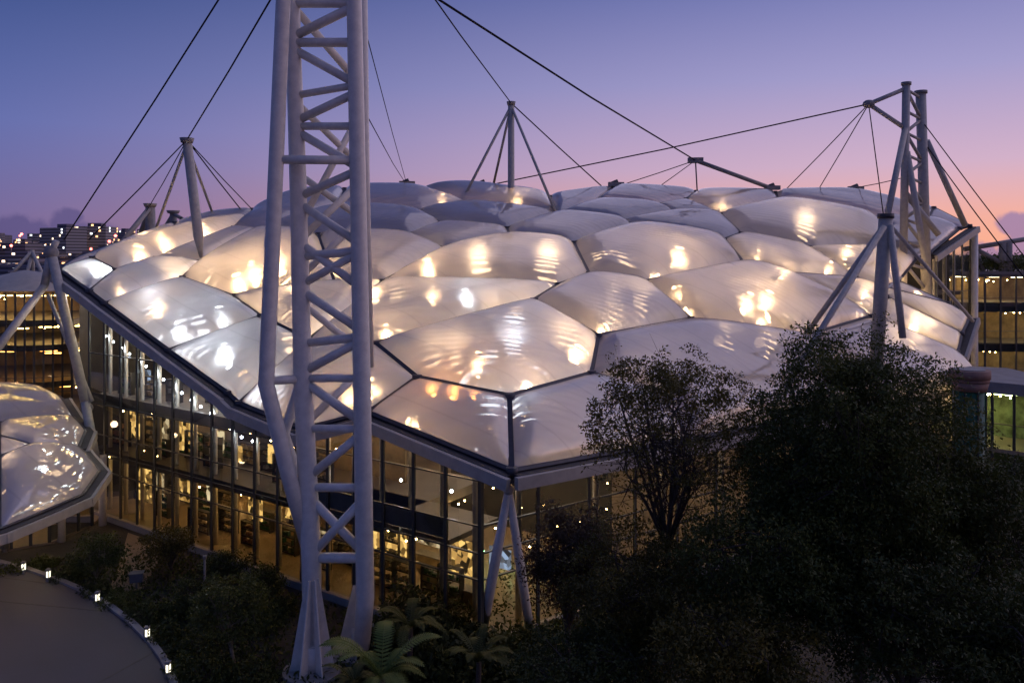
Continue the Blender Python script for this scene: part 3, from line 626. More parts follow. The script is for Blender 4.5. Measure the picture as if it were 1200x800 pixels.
cable(fly, U(728, 217, 95), .05, 'short cable from the raised node left to the crest clamp')
cable(fly, RF(765, 224), .045, 'thin cable from the raised node down to a cushion seam')
cable(outr, U(920, 223, 95), .05, 'left one of two cables fanning from the outrigger to the crest')
cable(outr, U(958, 224, 95), .05, 'right one of two cables fanning from the outrigger to the crest')
cable(outr, U(1035, 250, 78), .05, 'steep cable from the outrigger down to the cushions')
cable(U(1003, 220, 95), U(1060, 208, 80), .045, 'short cable from a crest clamp to the truss tower')
cable(U(1079, 140, 82), U(1215, 320, 70), .05, 'upper of two stay cables falling from the truss tower past the pink sky')
cable(U(1085, 170, 82), U(1215, 345, 66), .05, 'lower of two stay cables falling from the truss tower past the pink sky')
cable(m1top, U(104, 281, 60), .05, 'dark stay cable from the leaning mast towards the city')
cable(m1top, U(170, 250, 98), .045, 'thin cable from the leaning mast to the stubby mast')
cable(m1top, RF(285, 249), .055, 'heavier cable from the leaning mast down to the cushions')
cable(m1top, RF(297, 247), .045, 'finer cable from the leaning mast down to the cushions')
cable(U(424, 20, 44), U(477, 217, 94), .03, 'pale thin cable behind the lattice mast falling to the crest clamp')
cable(U(427, 130, 44), U(476, 216, 94), .03, 'lower thin cable behind the lattice mast falling to the crest clamp')

# ------------------------------------------------------------------ left pavilion
pav = tag(empty('small_pavilion', G(40, 640)), 'low glass pavilion with a small cushion roof beside the hall', 'pavilion')
PV = dict(n1=(-60, 480, 66), n2=(0, 453, 68), n3=(48, 455, 67), n4=(72, 467, 65), n5=(86, 489, 62.5), n6=(0, 495, 60), n7=(-70, 500, 58), n8=(100, 505, 60), n9=(92, 524, 58), n10=(36, 521, 56), n11=(0, 511, 57), n12=(0, 535, 54),
          n13=(116, 552, 56), n14=(96, 580, 53), n15=(50, 600, 50), n16=(0, 620, 47), n17=(-70, 640, 44), n18=(-70, 540, 52))
Q3 = {k: U(*v) for k, v in PV.items()}
ed2 = {}
for s in ['n1 n7 n6 n5 n4 n3 n2', 'n6 n11 n10 n9 n8 n5', 'n11 n12 n10', 'n10 n12 n16 n15 n14 n13 n9', 'n7 n18 n12 n11 n6', 'n18 n17 n16 n12']:
    ks = s.split(); mb, c, nn, sz = cushion_mesh([Q3[k] for k in ks], 'cushion', M['film2'], .13); mb.build('cushion', M['film2'], pav)
    for i in range(len(ks)): ed2.setdefault(tuple(sorted((ks[i], ks[(i + 1) % len(ks)]))), nn)
    mb = MB(); mb.sphere(c - nn * (sz * .25 + .9), .3, 8, 5); mb.build('lamp_fill_globe', M['soft_fill'], pav)
for (a, b), nn in ed2.items():
    mb = MB(); mb.bar(Q3[a], Q3[b], .2, .2, nn); mb.build('frame_bar', M['dark'], pav)
ev = ['n4', 'n5', 'n8', 'n9', 'n13', 'n14', 'n15', 'n16', 'n17']
for a, b in zip(ev[:-1], ev[1:]):
    a, b = Q3[a], Q3[b]; d = (b - a).normalized(); o = Vector((-d.y, d.x, 0)).normalized(); o = o if o.x - .5 * o.y > 0 else -o
    mb = MB(); mb.bar(a + o * .3 - Vector((0, 0, .15)), b + o * .3 - Vector((0, 0, .15)), .5, .2, end=.1); mb.build('eave_gutter', M['gutter'], pav)
    mb = MB(); mb.bar(a + o * .65 - Vector((0, 0, .4)), b + o * .65 - Vector((0, 0, .4)), .25, .55, end=.25); mb.build('eave_beam', M['fascia'], pav)
pw = [G(104, 628), G(62, 652), G(0, 652) + Vector((0, -2, 0)), G(-80, 660)]
pw = [G(108, 620), G(58, 640), G(-10, 652), G(-90, 665)]
glass_wall(pav, pw[0], pw[1], 3, [.3, 2.4], lambda p: 6.0, M['glass']); glass_wall(pav, pw[1], pw[2], 3, [.3, 2.4], lambda p: 5.4, M['glass']); glass_wall(pav, pw[2], pw[3], 3, [.3, 2.4], lambda p: 5, M['glass'])
for p in (pw[0], pw[1], pw[2]):
    q = p + Vector((.3, 1.0, 0)); mb = MB(); mb.tube([q, q + Vector((0, 0, 5.4))], .28, 12); mb.build('column', M['white'], pav)
mb = MB(); mb.hexa([pw[0] + Vector((-.4, .5, .02)), pw[1] + Vector((0, .5, .02)), pw[2] + Vector((0, .5, .02)), pw[3] + Vector((0, .5, .02)), pw[3] + Vector((0, 14, .02)), pw[0] + Vector((-1, 8, .02))],
                   [pw[0] + Vector((-.4, .5, .2)), pw[1] + Vector((0, .5, .2)), pw[2] + Vector((0, .5, .2)), pw[3] + Vector((0, .5, .2)), pw[3] + Vector((0, 14, .2)), pw[0] + Vector((-1, 8, .2))]); mb.build('floor_slab', M['floor'], pav)
for i in range(8):
    p = pw[0].lerp(pw[3], i / 8) + Vector((0, random.uniform(1.5, 6), 0)); link_mesh('ceiling_lamp', lampme, pav, (p.x, p.y, random.uniform(3.4, 4.6)))
fix(pav)

# glass office behind the pavilion
off = tag(empty('glass_office', U(20, 500, 78)), 'yellow lit curved glass office under a shallow tent canopy', 'building')
arc = []
for i in range(9):
    x = -70 + 176 * i / 8; d = 77 - 3.0 * math.sin(math.pi * i / 8) + (4 if i == 8 else 0); p = U(x, 400, d); p.z = 0; arc.append(p)
for a, b in zip(arc[:-1], arc[1:]):
    glass_wall(off, a, b, 2, [0, 5.5, 8.2, 9.6, 12.2, 14.6], lambda p: 17.4, M['glass_off'], .1, .16)
for z, m in ((5.2, 'spandrel'), (8.6, 'spandrel'), (12.0, 'spandrel'), (14.3, 'spandrel')):
    mb = MB(); ins = [p + Vector((0, .35, 0)) for p in arc]; bk = [arc[-1] + Vector((-1, 12, 0)), arc[0] + Vector((0, 12, 0))]
    mb.hexa([p + Vector((0, 0, z)) for p in ins + bk], [p + Vector((0, 0, z + .55)) for p in ins + bk]); mb.build('floor_slab', M[m], off)
for i in range(46):
    k = random.randrange(8); p = arc[k].lerp(arc[k + 1], random.random()) + Vector((0, random.uniform(1.5, 7), 0))
    link_mesh('ceiling_lamp', lampme, off, (p.x, p.y, random.choice((8.1, 11.5, 13.9, 13.8, 16.6, 16.7, 16.8))))
M['panel_y'] = lamp_mat('ceiling_panel_yellow', (1, .68, .24), 16); M['panel_g'] = lamp_mat('ceiling_panel_pale', (1, .86, .5), 13); M['panel_o'] = lamp_mat('ceiling_panel_orange', (1, .42, .1), 11)
for k in range(8):
    for z, m in ((17.0, 'panel_y'), (13.95, 'panel_y'), (11.65, 'panel_o' if k < 6 else 'panel_y'), (8.3, 'panel_o' if k < 6 else 'panel_y')):
        if random.random() < .15: continue
        p = arc[k].lerp(arc[k + 1], .5) + Vector((0, random.uniform(1.6, 4), z)); mb = MB(); mb.box(p, (1.5, .35, .06)); mb.build('ceiling_panel', M[m], off)
mb = MB(); bk = [arc[-1] + Vector((-1, 8.5, 0)), arc[0] + Vector((0, 8.5, 0))]
mb.hexa([bk[0], bk[1], bk[1] + Vector((0, .3, 0)), bk[0] + Vector((0, .3, 0))], [p + Vector((0, 0, 17)) for p in (bk[0], bk[1], bk[1] + Vector((0, .3, 0)), bk[0] + Vector((0, .3, 0)))]); mb.build('back_wall', M['inwall'], off)
# tent canopy: a shallow cone on a ring
cc = sum(arc, Vector()) / len(arc) + Vector((-1, 3, 0)); ring = [p + (p - cc) * .06 for p in arc] + [arc[-1] + Vector((0, 10, 0)), arc[0] + Vector((0, 10, 0))]
mb = MB(); n0 = len(ring); mb.v = [tuple(Vector((p.x, p.y, 17.55))) for p in ring] + [tuple(Vector((p.x * .5 + cc.x * .5, p.y * .5 + cc.y * .5, 18.5))) for p in ring] + [(cc.x, cc.y, 19.4)]
for i in range(n0):
    j = (i + 1) % n0; mb.f.append((i, j, n0 + j, n0 + i)); mb.f.append((n0 + i, n0 + j, 2 * n0))
mb.smooth = [True] * len(mb.f); mb.build('canopy', M['fascia'], off)
fix(off)
# raking struts of that side
st = tag(empty('strut_frame', U(108, 540, 61)), 'pale raking struts meeting at a head beside the small pavilion', 'mast')
hd = U(60, 296, 63)
for a, b, r in ((hd, U(100, 470, 62), .36), (U(100, 470, 62), U(112, 540, 60.5), .34), (U(52, 335, 63), U(-6, 412, 58), .3), (U(52, 335, 63), hd, .3), (U(56, 345, 63.4), U(108, 470, 62), .16), (hd, U(66, 282, 63), .25)):
    mb = MB(); mb.tube([a, b], r, 12); mb.build('strut', M['steel'], st)
mb = MB(); mb.sphere(hd, .55, 10, 6); mb.build('strut_head', M['grey'], st)
mb = MB(); mb.sphere(U(102, 478, 62), .45, 10, 6); mb.build('strut_joint', M['grey'], st); fix(st)
st2 = tag(empty('strut_frame', U(35, 330, 100)), 'distant small tripod of pale struts in front of the city', 'mast')
for a, b in ((U(38, 293, 100), U(39, 328, 100)), (U(37, 295, 100), U(10, 325, 98)), (U(37, 300, 100), U(30, 326, 98)), (U(38, 296, 100), U(54, 330, 98))):
    mb = MB(); mb.tube([a, b], .22, 8); mb.build('strut', M['steel'], st2)
fix(st2)

# ------------------------------------------------------------------ right side buildings
rbld = tag(empty('terraced_building', U(1190, 420, 96)), 'lit glass block with green roof planting and a roof pergola', 'building')
xa, xb = U(1136, 400, 94), U(1300, 400, 94); xa.z = xb.z = 0
glass_wall(rbld, xa, xb, 9, [2, 6.2, 7.6, 10.6, 12.0, 14.9, 15.9, 18.3], lambda p: 18.6, M['glass_dk'], .14, .2)
for z0, z1, m in ((5.4, 6.2, 'concrete'), (9.6, 10.5, 'spandrel'), (14.2, 15.3, 'concrete'), (18.3, 18.9, 'spandrel')):
    mb = MB(); mb.hexa([xa + Vector((-.6, .3, z0)), xb + Vector((0, .3, z0)), xb + Vector((0, 12, z0)), xa + Vector((-.6, 12, z0))], [xa + Vector((-.6, .3, z1)), xb + Vector((0, .3, z1)), xb + Vector((0, 12, z1)), xa + Vector((-.6, 12, z1))]); mb.build('floor_slab', M[m], rbld)
mb = MB(); mb.hexa([xa + Vector((0, 7, 0)), xb + Vector((0, 7, 0)), xb + Vector((0, 7.3, 0)), xa + Vector((0, 7.3, 0))], [xa + Vector((0, 7, 18.2)), xb + Vector((0, 7, 18.2)), xb + Vector((0, 7.3, 18.2)), xa + Vector((0, 7.3, 18.2))]); mb.build('back_wall', M['inwall'], rbld)
for i in range(40):
    p = xa.lerp(xb, random.uniform(0.02, .6)) + Vector((0, random.uniform(1.5, 6), 0)); link_mesh('ceiling_lamp', lampme, rbld, (p.x, p.y, random.choice((5.0, 9.2, 9.3, 13.8, 17.8, 17.6))))
for k in range(9):
    for z in (18.2, 14.1, 9.5, 5.3):
        if random.random() < .25: continue
        p = xa.lerp(xb, (k + .5) / 9) + Vector((random.uniform(-.4, .4), random.uniform(1.4, 4), z)); mb = MB(); mb.box(p, (1.2, .3, .06)); mb.build('ceiling_panel', M['panel_g'], rbld)
for x, y0, y1 in ((1175, 285, 322), (1182, 284, 322)):
    mb = MB(); mb.tube([U(x, y1, 95), U(x, y0, 95)], .4, 10); mb.build('pergola_post', M['grey'], rbld)
for a, b in ((U(1130, 292, 95), U(1215, 278, 95)), (U(1142, 291, 95), U(1180, 312, 95)), (U(1143, 292, 95), U(1152, 318, 95)), (U(1142, 292, 95), U(1140, 322, 95))):
    mb = MB(); mb.tube([a, b], .28, 8); mb.build('pergola_beam', M['grey'], rbld)
fix(rbld)
gh = tag(empty('green_lit_annex', U(1180, 520, 66)), 'low glass annex glowing green under a flat grey roof', 'building')
ga, gb = U(1138, 500, 64), U(1300, 500, 58); ga.z = gb.z = 0
zt = H + (HZ - 462) / F * 62
glass_wall(gh, ga, gb, 6, [0, zt - 5.2, zt - 2.4], lambda p: zt, M['glass_gr'], .12, .2)
for z0, z1 in ((zt + .02, zt + .9), (zt - 4.6, zt - 4.3)):
    mb = MB(); mb.hexa([ga + Vector((-.7, -.6 if z0 > zt else .3, z0)), gb + Vector((0, -.6 if z0 > zt else .3, z0)), gb + Vector((0, 12, z0)), ga + Vector((-.7, 9, z0))], [ga + Vector((-.7, -.6 if z0 > zt else .3, z1)), gb + Vector((0, -.6 if z0 > zt else .3, z1)), gb + Vector((0, 12, z1)), ga + Vector((-.7, 9, z1))]); mb.build('roof_slab' if z0 > zt else 'floor_slab', M['concrete' if z0 > zt else 'floor'], gh)
mb = MB(); mb.hexa([ga + Vector((0, 6, 0)), gb + Vector((0, 7, 0)), gb + Vector((0, 7.3, 0)), ga + Vector((0, 6.3, 0))], [ga + Vector((0, 6, zt)), gb + Vector((0, 7, zt)), gb + Vector((0, 7.3, zt)), ga + Vector((0, 6.3, zt))])
M['greenwall'] = mat('planted_wall', (.22, .26, .14), .8, 0, .7, 1.2); mb.build('planted_wall', M['greenwall'], gh)
for i in range(9):
    p = ga.lerp(gb, .05 + .4 * i / 9) + Vector((0, random.uniform(1.5, 4), 0)); link_mesh('ceiling_lamp', lampme, gh, (p.x, p.y, zt - .5))
for i in range(5):
    p = ga.lerp(gb, .08 + .09 * i) + Vector((0, 2, zt - .3)); mb = MB(); mb.box(p, (1.0, .3, .06)); mb.build('ceiling_panel', M['panel_g'], gh)
fix(gh)
ch = tag(empty('capped_pier', U(1136, 560, 50)), 'dark green round pier with a broad terracotta cap beside the tall tree', 'pier')
c0 = U(1136, 433, 50); r0 = 21 / F * 50
def ringz(py): return H + (HZ - py) / F * 50
mb = MB(); mb.tube([(c0.x, c0.y, 0), (c0.x, c0.y, ringz(456))], [r0 * .82, r0 * .82], 24); mb.build('shaft', M['greenpost'], ch)
for a, b, k0, k1 in ((457, 447, .86, .98), (446.5, 443, 1.0, 1.0), (442.7, 433, 1.06, 1.06)):
    mb = MB(); mb.tube([(c0.x, c0.y, ringz(a)), (c0.x, c0.y, ringz(b))], [r0 * k0, r0 * k1], 28); mb.build('cap_ring', M['terracotta'], ch)
mb = MB(); mb.tube([(c0.x, c0.y, ringz(432.9)), (c0.x, c0.y, ringz(432))], r0 * .8, 24); mb.build('cap_inset', M['grey'], ch)
for k in range(8):
    a = math.tau * k / 8; mb = MB(); mb.bar((c0.x + r0 * .84 * math.cos(a), c0.y + r0 * .84 * math.sin(a), 0), (c0.x + r0 * .84 * math.cos(a), c0.y + r0 * .84 * math.sin(a), ringz(457.5)), .08, .08, (math.cos(a), math.sin(a), 0)); mb.build('shaft_rib', M['mullion'], ch)
fix(ch)

# ------------------------------------------------------------------ distant city
def city_mat(name, base, lit, dens):
    m = bpy.data.materials.new(name); m.use_nodes = True; t = m.node_tree; b = t.nodes['Principled BSDF']; b.inputs['Roughness'].default_value = .7
    b.inputs['Base Color'].default_value = (*base, 1)
    co = N(t, 'ShaderNodeTexCoord').outputs['Object']; oi = N(t, 'ShaderNodeObjectInfo')
    sc = N(t, 'ShaderNodeVectorMath', operation='MULTIPLY'); t.links.new(co, sc.inputs[0]); sc.inputs[1].default_value = (.45, .45, .42)
    ad = N(t, 'ShaderNodeVectorMath', operation='ADD'); t.links.new(sc.outputs[0], ad.inputs[0]); t.links.new(oi.outputs['Location'], ad.inputs[1])
    fl = N(t, 'ShaderNodeVectorMath', operation='FLOOR'); t.links.new(ad.outputs[0], fl.inputs[0])
    fr = N(t, 'ShaderNodeVectorMath', operation='FRACTION'); t.links.new(ad.outputs[0], fr.inputs[0])
    sp = N(t, 'ShaderNodeSeparateXYZ'); t.links.new(fr.outputs[0], sp.inputs[0])
    wn = N(t, 'ShaderNodeTexWhiteNoise'); t.links.new(fl.outputs[0], wn.inputs['Vector'])
    on_ = math_(t, 'GREATER_THAN', wn.outputs['Value'], 1 - dens)
    inx = math_(t, 'MULTIPLY', math_(t, 'GREATER_THAN', sp.outputs['X'], .2), math_(t, 'GREATER_THAN', sp.outputs['Z'], .4))
    r = ramp(t, [(0, (1, .5, .2, 1)), (.5, (1, .75, .5, 1)), (.8, (.9, .95, 1, 1)), (1, (1, .2, .15, 1))], 'CONSTANT'); t.links.new(wn.outputs['Color'], r.inputs[0])
    t.links.new(r.outputs[0], b.inputs['Emission Color']); t.links.new(math_(t, 'MULTIPLY', math_(t, 'MULTIPLY', on_, inx), lit), b.inputs['Emission Strength'])
    # floor bands
    bd = math_(t, 'GREATER_THAN', sp.outputs['Z'], .45)
    mx_ = N(t, 'ShaderNodeMix', data_type='RGBA'); t.links.new(bd, mx_.inputs['Factor']); mx_.inputs[6].default_value = (*base, 1); mx_.inputs[7].default_value = (*(c * .35 for c in base), 1)
    t.links.new(mx_.outputs[2], b.inputs['Base Color']); return m
CM = [city_mat('city_dark', (.2, .18, .22), 3.0, .12), city_mat('city_mid', (.26, .24, .28), 2.5, .1), city_mat('city_pale', (.34, .32, .34), 2.5, .1)]
beacon = lamp_mat('beacon', (1, .15, .12), 7)
for i in range(100):
    px = random.uniform(-60, 175) if i < 70 else random.uniform(175, 420); d = random.choice((430, 560, 650, 800, 950, 1100, 1250)) * random.uniform(.9, 1.1)
    wd = random.uniform(16, 42); dp = random.uniform(14, 26)
    hh = 21 + random.uniform(-1, 1) * 6 - (520 - d) * .03 if d < 600 else 21 + (random.uniform(-4, 36) if random.random() < .4 else random.uniform(-5, 16)) * d / 1000
    hh = max(9, hh)
    if d < 500: hh = min(hh, 16)
    p = U(px, HZ, d); r = empty('city_building', (p.x, p.y, 0)); r.rotation_euler.z = random.uniform(-.5, .5)
    mb = MB(); mb.box((0, 0, hh / 2), (wd, dp, hh)); mb.build('tower_block', CM[i % 3], r)
    mb = MB(); mb.box((wd * .1, 0, hh + 1.5), (wd * .35, dp * .4, 3)); mb.build('roof_block', CM[0], r)
    if i % 6 == 0:
        mb = MB(); mb.tube([(0, 0, hh), (0, 0, hh + 6)], .3, 6); mb.build('antenna', M['grey'], r); mb = MB(); mb.sphere((0, 0, hh + 6.4), .9, 8, 5); mb.build('beacon', beacon, r)
    if i % 6 == 0: tag(r, 'distant city block carrying a red beacon on its antenna', 'building', 'city blocks with red beacons')
    else: tag(r, 'distant city block with scattered lit windows', 'building', 'far city blocks at dusk')

# ------------------------------------------------------------------ terrace, path, bollards
edge = [G(x, y) for x, y in ((-160, 640), (-60, 650), (0, 664), (34, 673), (66, 684), (98, 698), (128, 716), (154, 736), (176, 758), (192, 780), (203, 806), (210, 840), (212, 900))]
edge = [Vector((p.x, p.y, 0)) for p in edge]
back = [Vector((-60, edge[-1].y - 2, 0)), Vector((-70, edge[0].y, 0))]
mb = MB(); mb.hexa([p + Vector((0, 0, -.02)) for p in edge + back], [p + Vector((0, 0, .3)) for p in edge + back])
terr = tag(mb.build('terrace', M['paving']), kind='structure')
for a, b in zip(edge[:-1], edge[1:]):
    mb = MB(); mb.bar(a + Vector((0, 0, .2)), b + Vector((0, 0, .2)), .35, .46, end=.04); mb.build('kerb', M['kerb'], terr)
# paving joints
for a, b in ((G(192, 757, .3), G(60, 830, .3)), (G(128, 716, .3), G(-40, 700, .3)), (G(66, 684, .3), G(-60, 668, .3))):
    mb = MB(); mb.bar(a + Vector((0, 0, .003)), b + Vector((0, 0, .003)), .12, .01); mb.build('paving_joint', M['gutter'], terr)
mb = MB(); pth = [G(x, y) for x, y in ((150, 624), (196, 640), (180, 668), (168, 690), (150, 694), (128, 690), (140, 660))]
mb.v = [(p.x, p.y, .02) for p in pth]; mb.f = [tuple(range(len(pth)))]; mb.smooth = [False]; tag(mb.build('path', M['sand']), kind='structure')
for i, (x, y, l) in enumerate(((33, 677, 'lit bollard at the kerb closest to the small pavilion glass'), (62, 686, 'lit bollard second along the kerb from the small pavilion'), (120, 714, 'lit bollard at the middle of the curved kerb'),
                               (179, 757, 'lit bollard next to last along the curved kerb'), (204, 800, 'lit bollard at the outer end of the curved kerb'))):
    p = G(x, y); r = tag(empty('bollard_light', (p.x - .3, p.y, .3)), l, 'bollard', 'bollard lights on the terrace kerb')
    mb = MB(); mb.box((0, 0, .36), (.2, .2, .72)); mb.build('post', M['grey'], r)
    mb = MB(); mb.box((0, 0, .75), (.24, .24, .06)); mb.build('cap', M['grey'], r)
    for dx, dy in ((0, -.108), (.108, 0)):
        mb = MB(); mb.box((dx, dy, .45), (.11 if dy else .015, .11 if dx else .015, .36)); mb.build('light_panel', M['lamp_bol'], r)
p = G(160, 690); r = tag(empty('utility_box', p), 'small blue grey box on a post beside the garden path', 'box')
M['boxpaint'] = mat('blue_grey_paint', (.12, .125, .14), .5, 0, .2, 3)
mb = MB(); mb.tube([(0, 0, 0), (0, 0, .5)], .06, 8); mb.build('post', M['grey'], r)
mb = MB(); mb.box((0, 0, .75), (.75, .5, .5), .3); mb.build('housing', M['boxpaint'], r)
mb = MB(); mb.box((0, 0, 1.03), (.85, .6, .06), .3); mb.build('lid', M['boxpaint'], r)
mb = MB(); p = G(300, 700); r = tag(empty('lamp_post', G(240, 705)), 'slender dark pole standing among the garden shrubs', 'pole')
mb.tube([(0, 0, 0), (0, 0, 2.6)], .07, 8); mb.build('shaft', M['grey'], r); mb = MB(); mb.tube([(0, 0, 2.6), (0, 0, 2.8)], .12, 8); mb.build('cap', M['grey'], r)

# ------------------------------------------------------------------ vegetation
def leaf_mat(name, c1, c2, sc=.8):
    m = bpy.data.materials.new(name); m.use_nodes = True; t = m.node_tree; b = t.nodes['Principled BSDF']; b.inputs['Roughness'].default_value = .5; b.inputs['Specular IOR Level'].default_value = .35
    co = N(t, 'ShaderNodeTexCoord').outputs['Object']; n = N(t, 'ShaderNodeTexNoise'); n.inputs['Scale'].default_value = sc; n.inputs['Detail'].default_value = 6; t.links.new(co, n.inputs['Vector'])
    r = ramp(t, [(.35, (*c1, 1)), (.68, (*c2, 1))], 'LINEAR'); t.links.new(n.outputs['Fac'], r.inputs[0]); t.links.new(r.outputs[0], b.inputs['Base Color'])
    tl = N(t, 'ShaderNodeBsdfTranslucent'); t.links.new(r.outputs[0], tl.inputs[0]); mm = N(t, 'ShaderNodeMixShader'); mm.inputs[0].default_value = .25
    o = t.nodes['Material Output']; t.links.new(b.outputs[0], mm.inputs[1]); t.links.new(tl.outputs[0], mm.inputs[2]); t.links.new(mm.outputs[0], o.inputs[0]); return m
LM = dict(green=leaf_mat('leaf_green', (.055, .07, .014), (.12, .13, .024)), olive=leaf_mat('leaf_olive', (.085, .075, .014), (.17, .13, .022)),
          red=leaf_mat('leaf_reddish', (.06, .035, .018), (.10, .06, .03)), fern=leaf_mat('leaf_fern', (.1, .16, .03), (.2, .24, .05), 2), dark=leaf_mat('leaf_dark', (.046, .056, .012), (.09, .1, .02)))
def leaves_mesh(name, pts, size, m, droop=0.3):
    n = len(pts); pts = np.asarray(pts, float)
    d = rng.normal(size=(n, 3)); d[:, 2] -= droop; d /= np.linalg.norm(d, axis=1)[:, None]
    nrm = rng.normal(size=(n, 3)); nrm[:, 2] += .9; s = np.cross(d, nrm); s /= np.linalg.norm(s, axis=1)[:, None] + 1e-9
    u = np.cross(s, d); L = size * rng.uniform(.6, 1.35, n)[:, None]
    a = pts; b = pts + d * L * .5 + s * L * .22 + u * L * .05; c = pts + d * L; e = pts + d * L * .5 - s * L * .22 + u * L * .05
    v = np.stack([a, b, c, e], 1).reshape(-1, 3)
    me = bpy.data.meshes.new(name); me.vertices.add(n * 4); me.vertices.foreach_set('co', v.ravel())
    me.loops.add(n * 4); me.loops.foreach_set('vertex_index', np.arange(n * 4, dtype=np.int32)); me.polygons.add(n)
    me.polygons.foreach_set('loop_start', np.arange(0, n * 4, 4, dtype=np.int32)); me.polygons.foreach_set('loop_total', np.full(n, 4, np.int32))
    me.materials.append(m); me.update(calc_edges=True); return me
def tree(name, label, base, height, crown_c, rad, nleaf, lsize, lm, clump=.55, nl=7, nsub=9, tr=.22, bark='bark', group=None, fill=.25, cat='tree', flat=.55, open_=0):
    """base, crown_c world points; rad = (rx, ry, rz)"""
    base = Vector(base); cc = Vector(crown_c) - base; r = tag(empty(name, base), label, cat, group)
    fork = Vector((cc.x * .6, cc.y * .6, max(.15 * height, cc.z - rad[2] * 1.05))); mid = fork * .5 + Vector((rng.normal(0, .12), rng.normal(0, .12), 0)) * tr * 3
    mb = MB(); mb.tube([(0, 0, -.1), mid, fork], [tr * 1.25, tr, tr * .85], 10); tips = []
    for i in range(nl):
        a = math.tau * i / nl + rng.uniform(-.4, .4); q = rng.uniform(.3, .75); zz = rng.uniform(-.35, .8)
        e = cc + Vector((math.cos(a) * rad[0] * q, math.sin(a) * rad[1] * q, rad[2] * zz * (1 - .35 * q)))
        m_ = fork.lerp(e, .5) + Vector((0, 0, rad[2] * .1)) + Vector(rng.normal(0, .05 * rad[0], 3)); mb.tube([fork, m_, e], [tr * .6, tr * .38, tr * .14], 7, False)
        for k in range(nsub):
            s = fork.lerp(m_, rng.uniform(.3, 1)) if k < nsub // 3 else m_.lerp(e, rng.uniform(0, 1))
            dv = Vector(rng.normal(size=3)); dv.z = dv.z * .7 + .25; dv.normalize()
            u_ = rng.uniform(.72, 1.0); tgt = cc + Vector((dv.x * rad[0] * u_, dv.y * rad[1] * u_, dv.z * rad[2] * u_))
            tp_ = s.lerp(tgt, rng.uniform(.45, .95)); m2 = s.lerp(tp_, .55) + Vector(rng.normal(0, .06 * rad[0], 3))
            mb.tube([s, m2, tp_], [tr * .2, tr * .12, tr * .04], 5, False); tips += [tp_, m2.lerp(tp_, .5)]
            for _ in range(2):
                t2 = tp_ + Vector(rng.normal(0, .16, 3) * np.array(rad)); mb.tube([m2, t2], [tr * .08, tr * .03], 4, False); tips.append(t2)
    mb.build('trunk', M[bark], r)
    T = np.array([tuple(t) for t in tips]); idx = rng.integers(0, len(T), nleaf); g_ = rng.normal(0, 1, (nleaf, 3)); g_ *= np.minimum(1, 1.7 / np.linalg.norm(g_, axis=1))[:, None]
    pts = T[idx] + g_ * clump * np.array([1, 1, flat])
    if fill:
        nf = int(nleaf * fill); nc = max(12, nf // 70); d = rng.normal(size=(nc * 2, 3)); d /= np.linalg.norm(d, axis=1)[:, None]; d = d[d[:, 2] > -.45][:nc]
        rr_ = rng.uniform(.55, 1.0, len(d)) ** .6 * (1 + .12 * np.sin(d[:, 0] * 7 + d[:, 2] * 5) + .08 * np.sin(d[:, 1] * 11 + 1)); cen = np.array(cc) + d * rr_[:, None] * np.array(rad) * .95; ii = rng.integers(0, len(cen), nf); g_ = rng.normal(0, 1, (nf, 3)); g_ *= np.minimum(1, 1.6 / np.linalg.norm(g_, axis=1))[:, None]; pts = np.vstack([pts, cen[ii] + g_ * clump * np.array([1, 1, flat])])
    rel = (pts - np.array(cc)) / np.array(rad); k = np.linalg.norm(rel, axis=1) < 1.06 + .1 * np.sin(rel[:, 0] * 9)
    if open_: k &= ~((np.linalg.norm(rel, axis=1) < .78) & (rel[:, 2] < .35) & (rng.random(len(k)) < open_)) & ~((rel[:, 2] < -.35) & (rng.random(len(k)) < open_ * .8))
    pts = pts[k]
    o = bpy.data.objects.new('crown', leaves_mesh('crown', pts, lsize, LM[lm])); C.objects.link(o); o.parent = r; o['kind'] = 'stuff'
    return r
def cpt(px, py, d): return U(px, py, d)
def gr(px, d): return Vector(((px - 600) / F * d, d, 0))
k_ = lambda px, d: px / F * d
# big trees on the right
d1 = 35.0
tree('broadleaf_tree', 'open crowned tree with bare branches showing against the cushions', gr(782, d1), 17, cpt(782, 520, d1), (k_(106, d1), k_(100, d1), k_(116, d1)), 24000, .15, 'olive', .26, 11, 15, .15, fill=.6, open_=.85)
d2 = 32.0
tree('broadleaf_tree', 'tallest dense dark tree with domed crown beside the capped pier', gr(1012, d2), 18, cpt(1004, 560, d2), (k_(138, d2), k_(130, d2), k_(182, d2)), 60000, .15, 'green', .32, 13, 18, .28, fill=.9)
d3 = 30.0
for (x, y, rx, ry, d, nlf, lm, lab, sp) in [
    (665, 655, 62, 78, 37, 8000, 'red', 'sparse reddish leaved tree close to the V shaped corner strut', .05),
    (760, 690, 120, 95, 33, 16000, 'olive', 'broad olive tree filling the space below the open crowned tree', .15),
    (905, 660, 120, 100, 30, 16000, 'green', 'dark green tree between the open crowned and the tallest tree', .25),
    (1150, 620, 95, 105, 31, 16000, 'dark', 'dark tree growing right against the foot of the capped pier', .3),
    (1060, 720, 150, 100, 28, 18000, 'dark', 'broad shadowy tree in front of the tallest tree', .25),
    (860, 770, 110, 70, 27, 10000, 'olive', 'yellowish low tree in front of the broad olive tree', .15),
    (1190, 760, 90, 90, 26, 9000, 'dark', 'dark low tree below the shadowy broad one', .25),
    (690, 790, 100, 50, 30, 8000, 'dark', 'low dark tree in front of the reddish leaved one', .2)]:
    tree('broadleaf_tree', lab, gr(x, d), 10, cpt(x, y, d), (k_(rx, d), k_(rx, d) * .9, k_(ry, d)), int(nlf * 1.7), .15, lm, .3, 9, 11, .16, fill=sp)
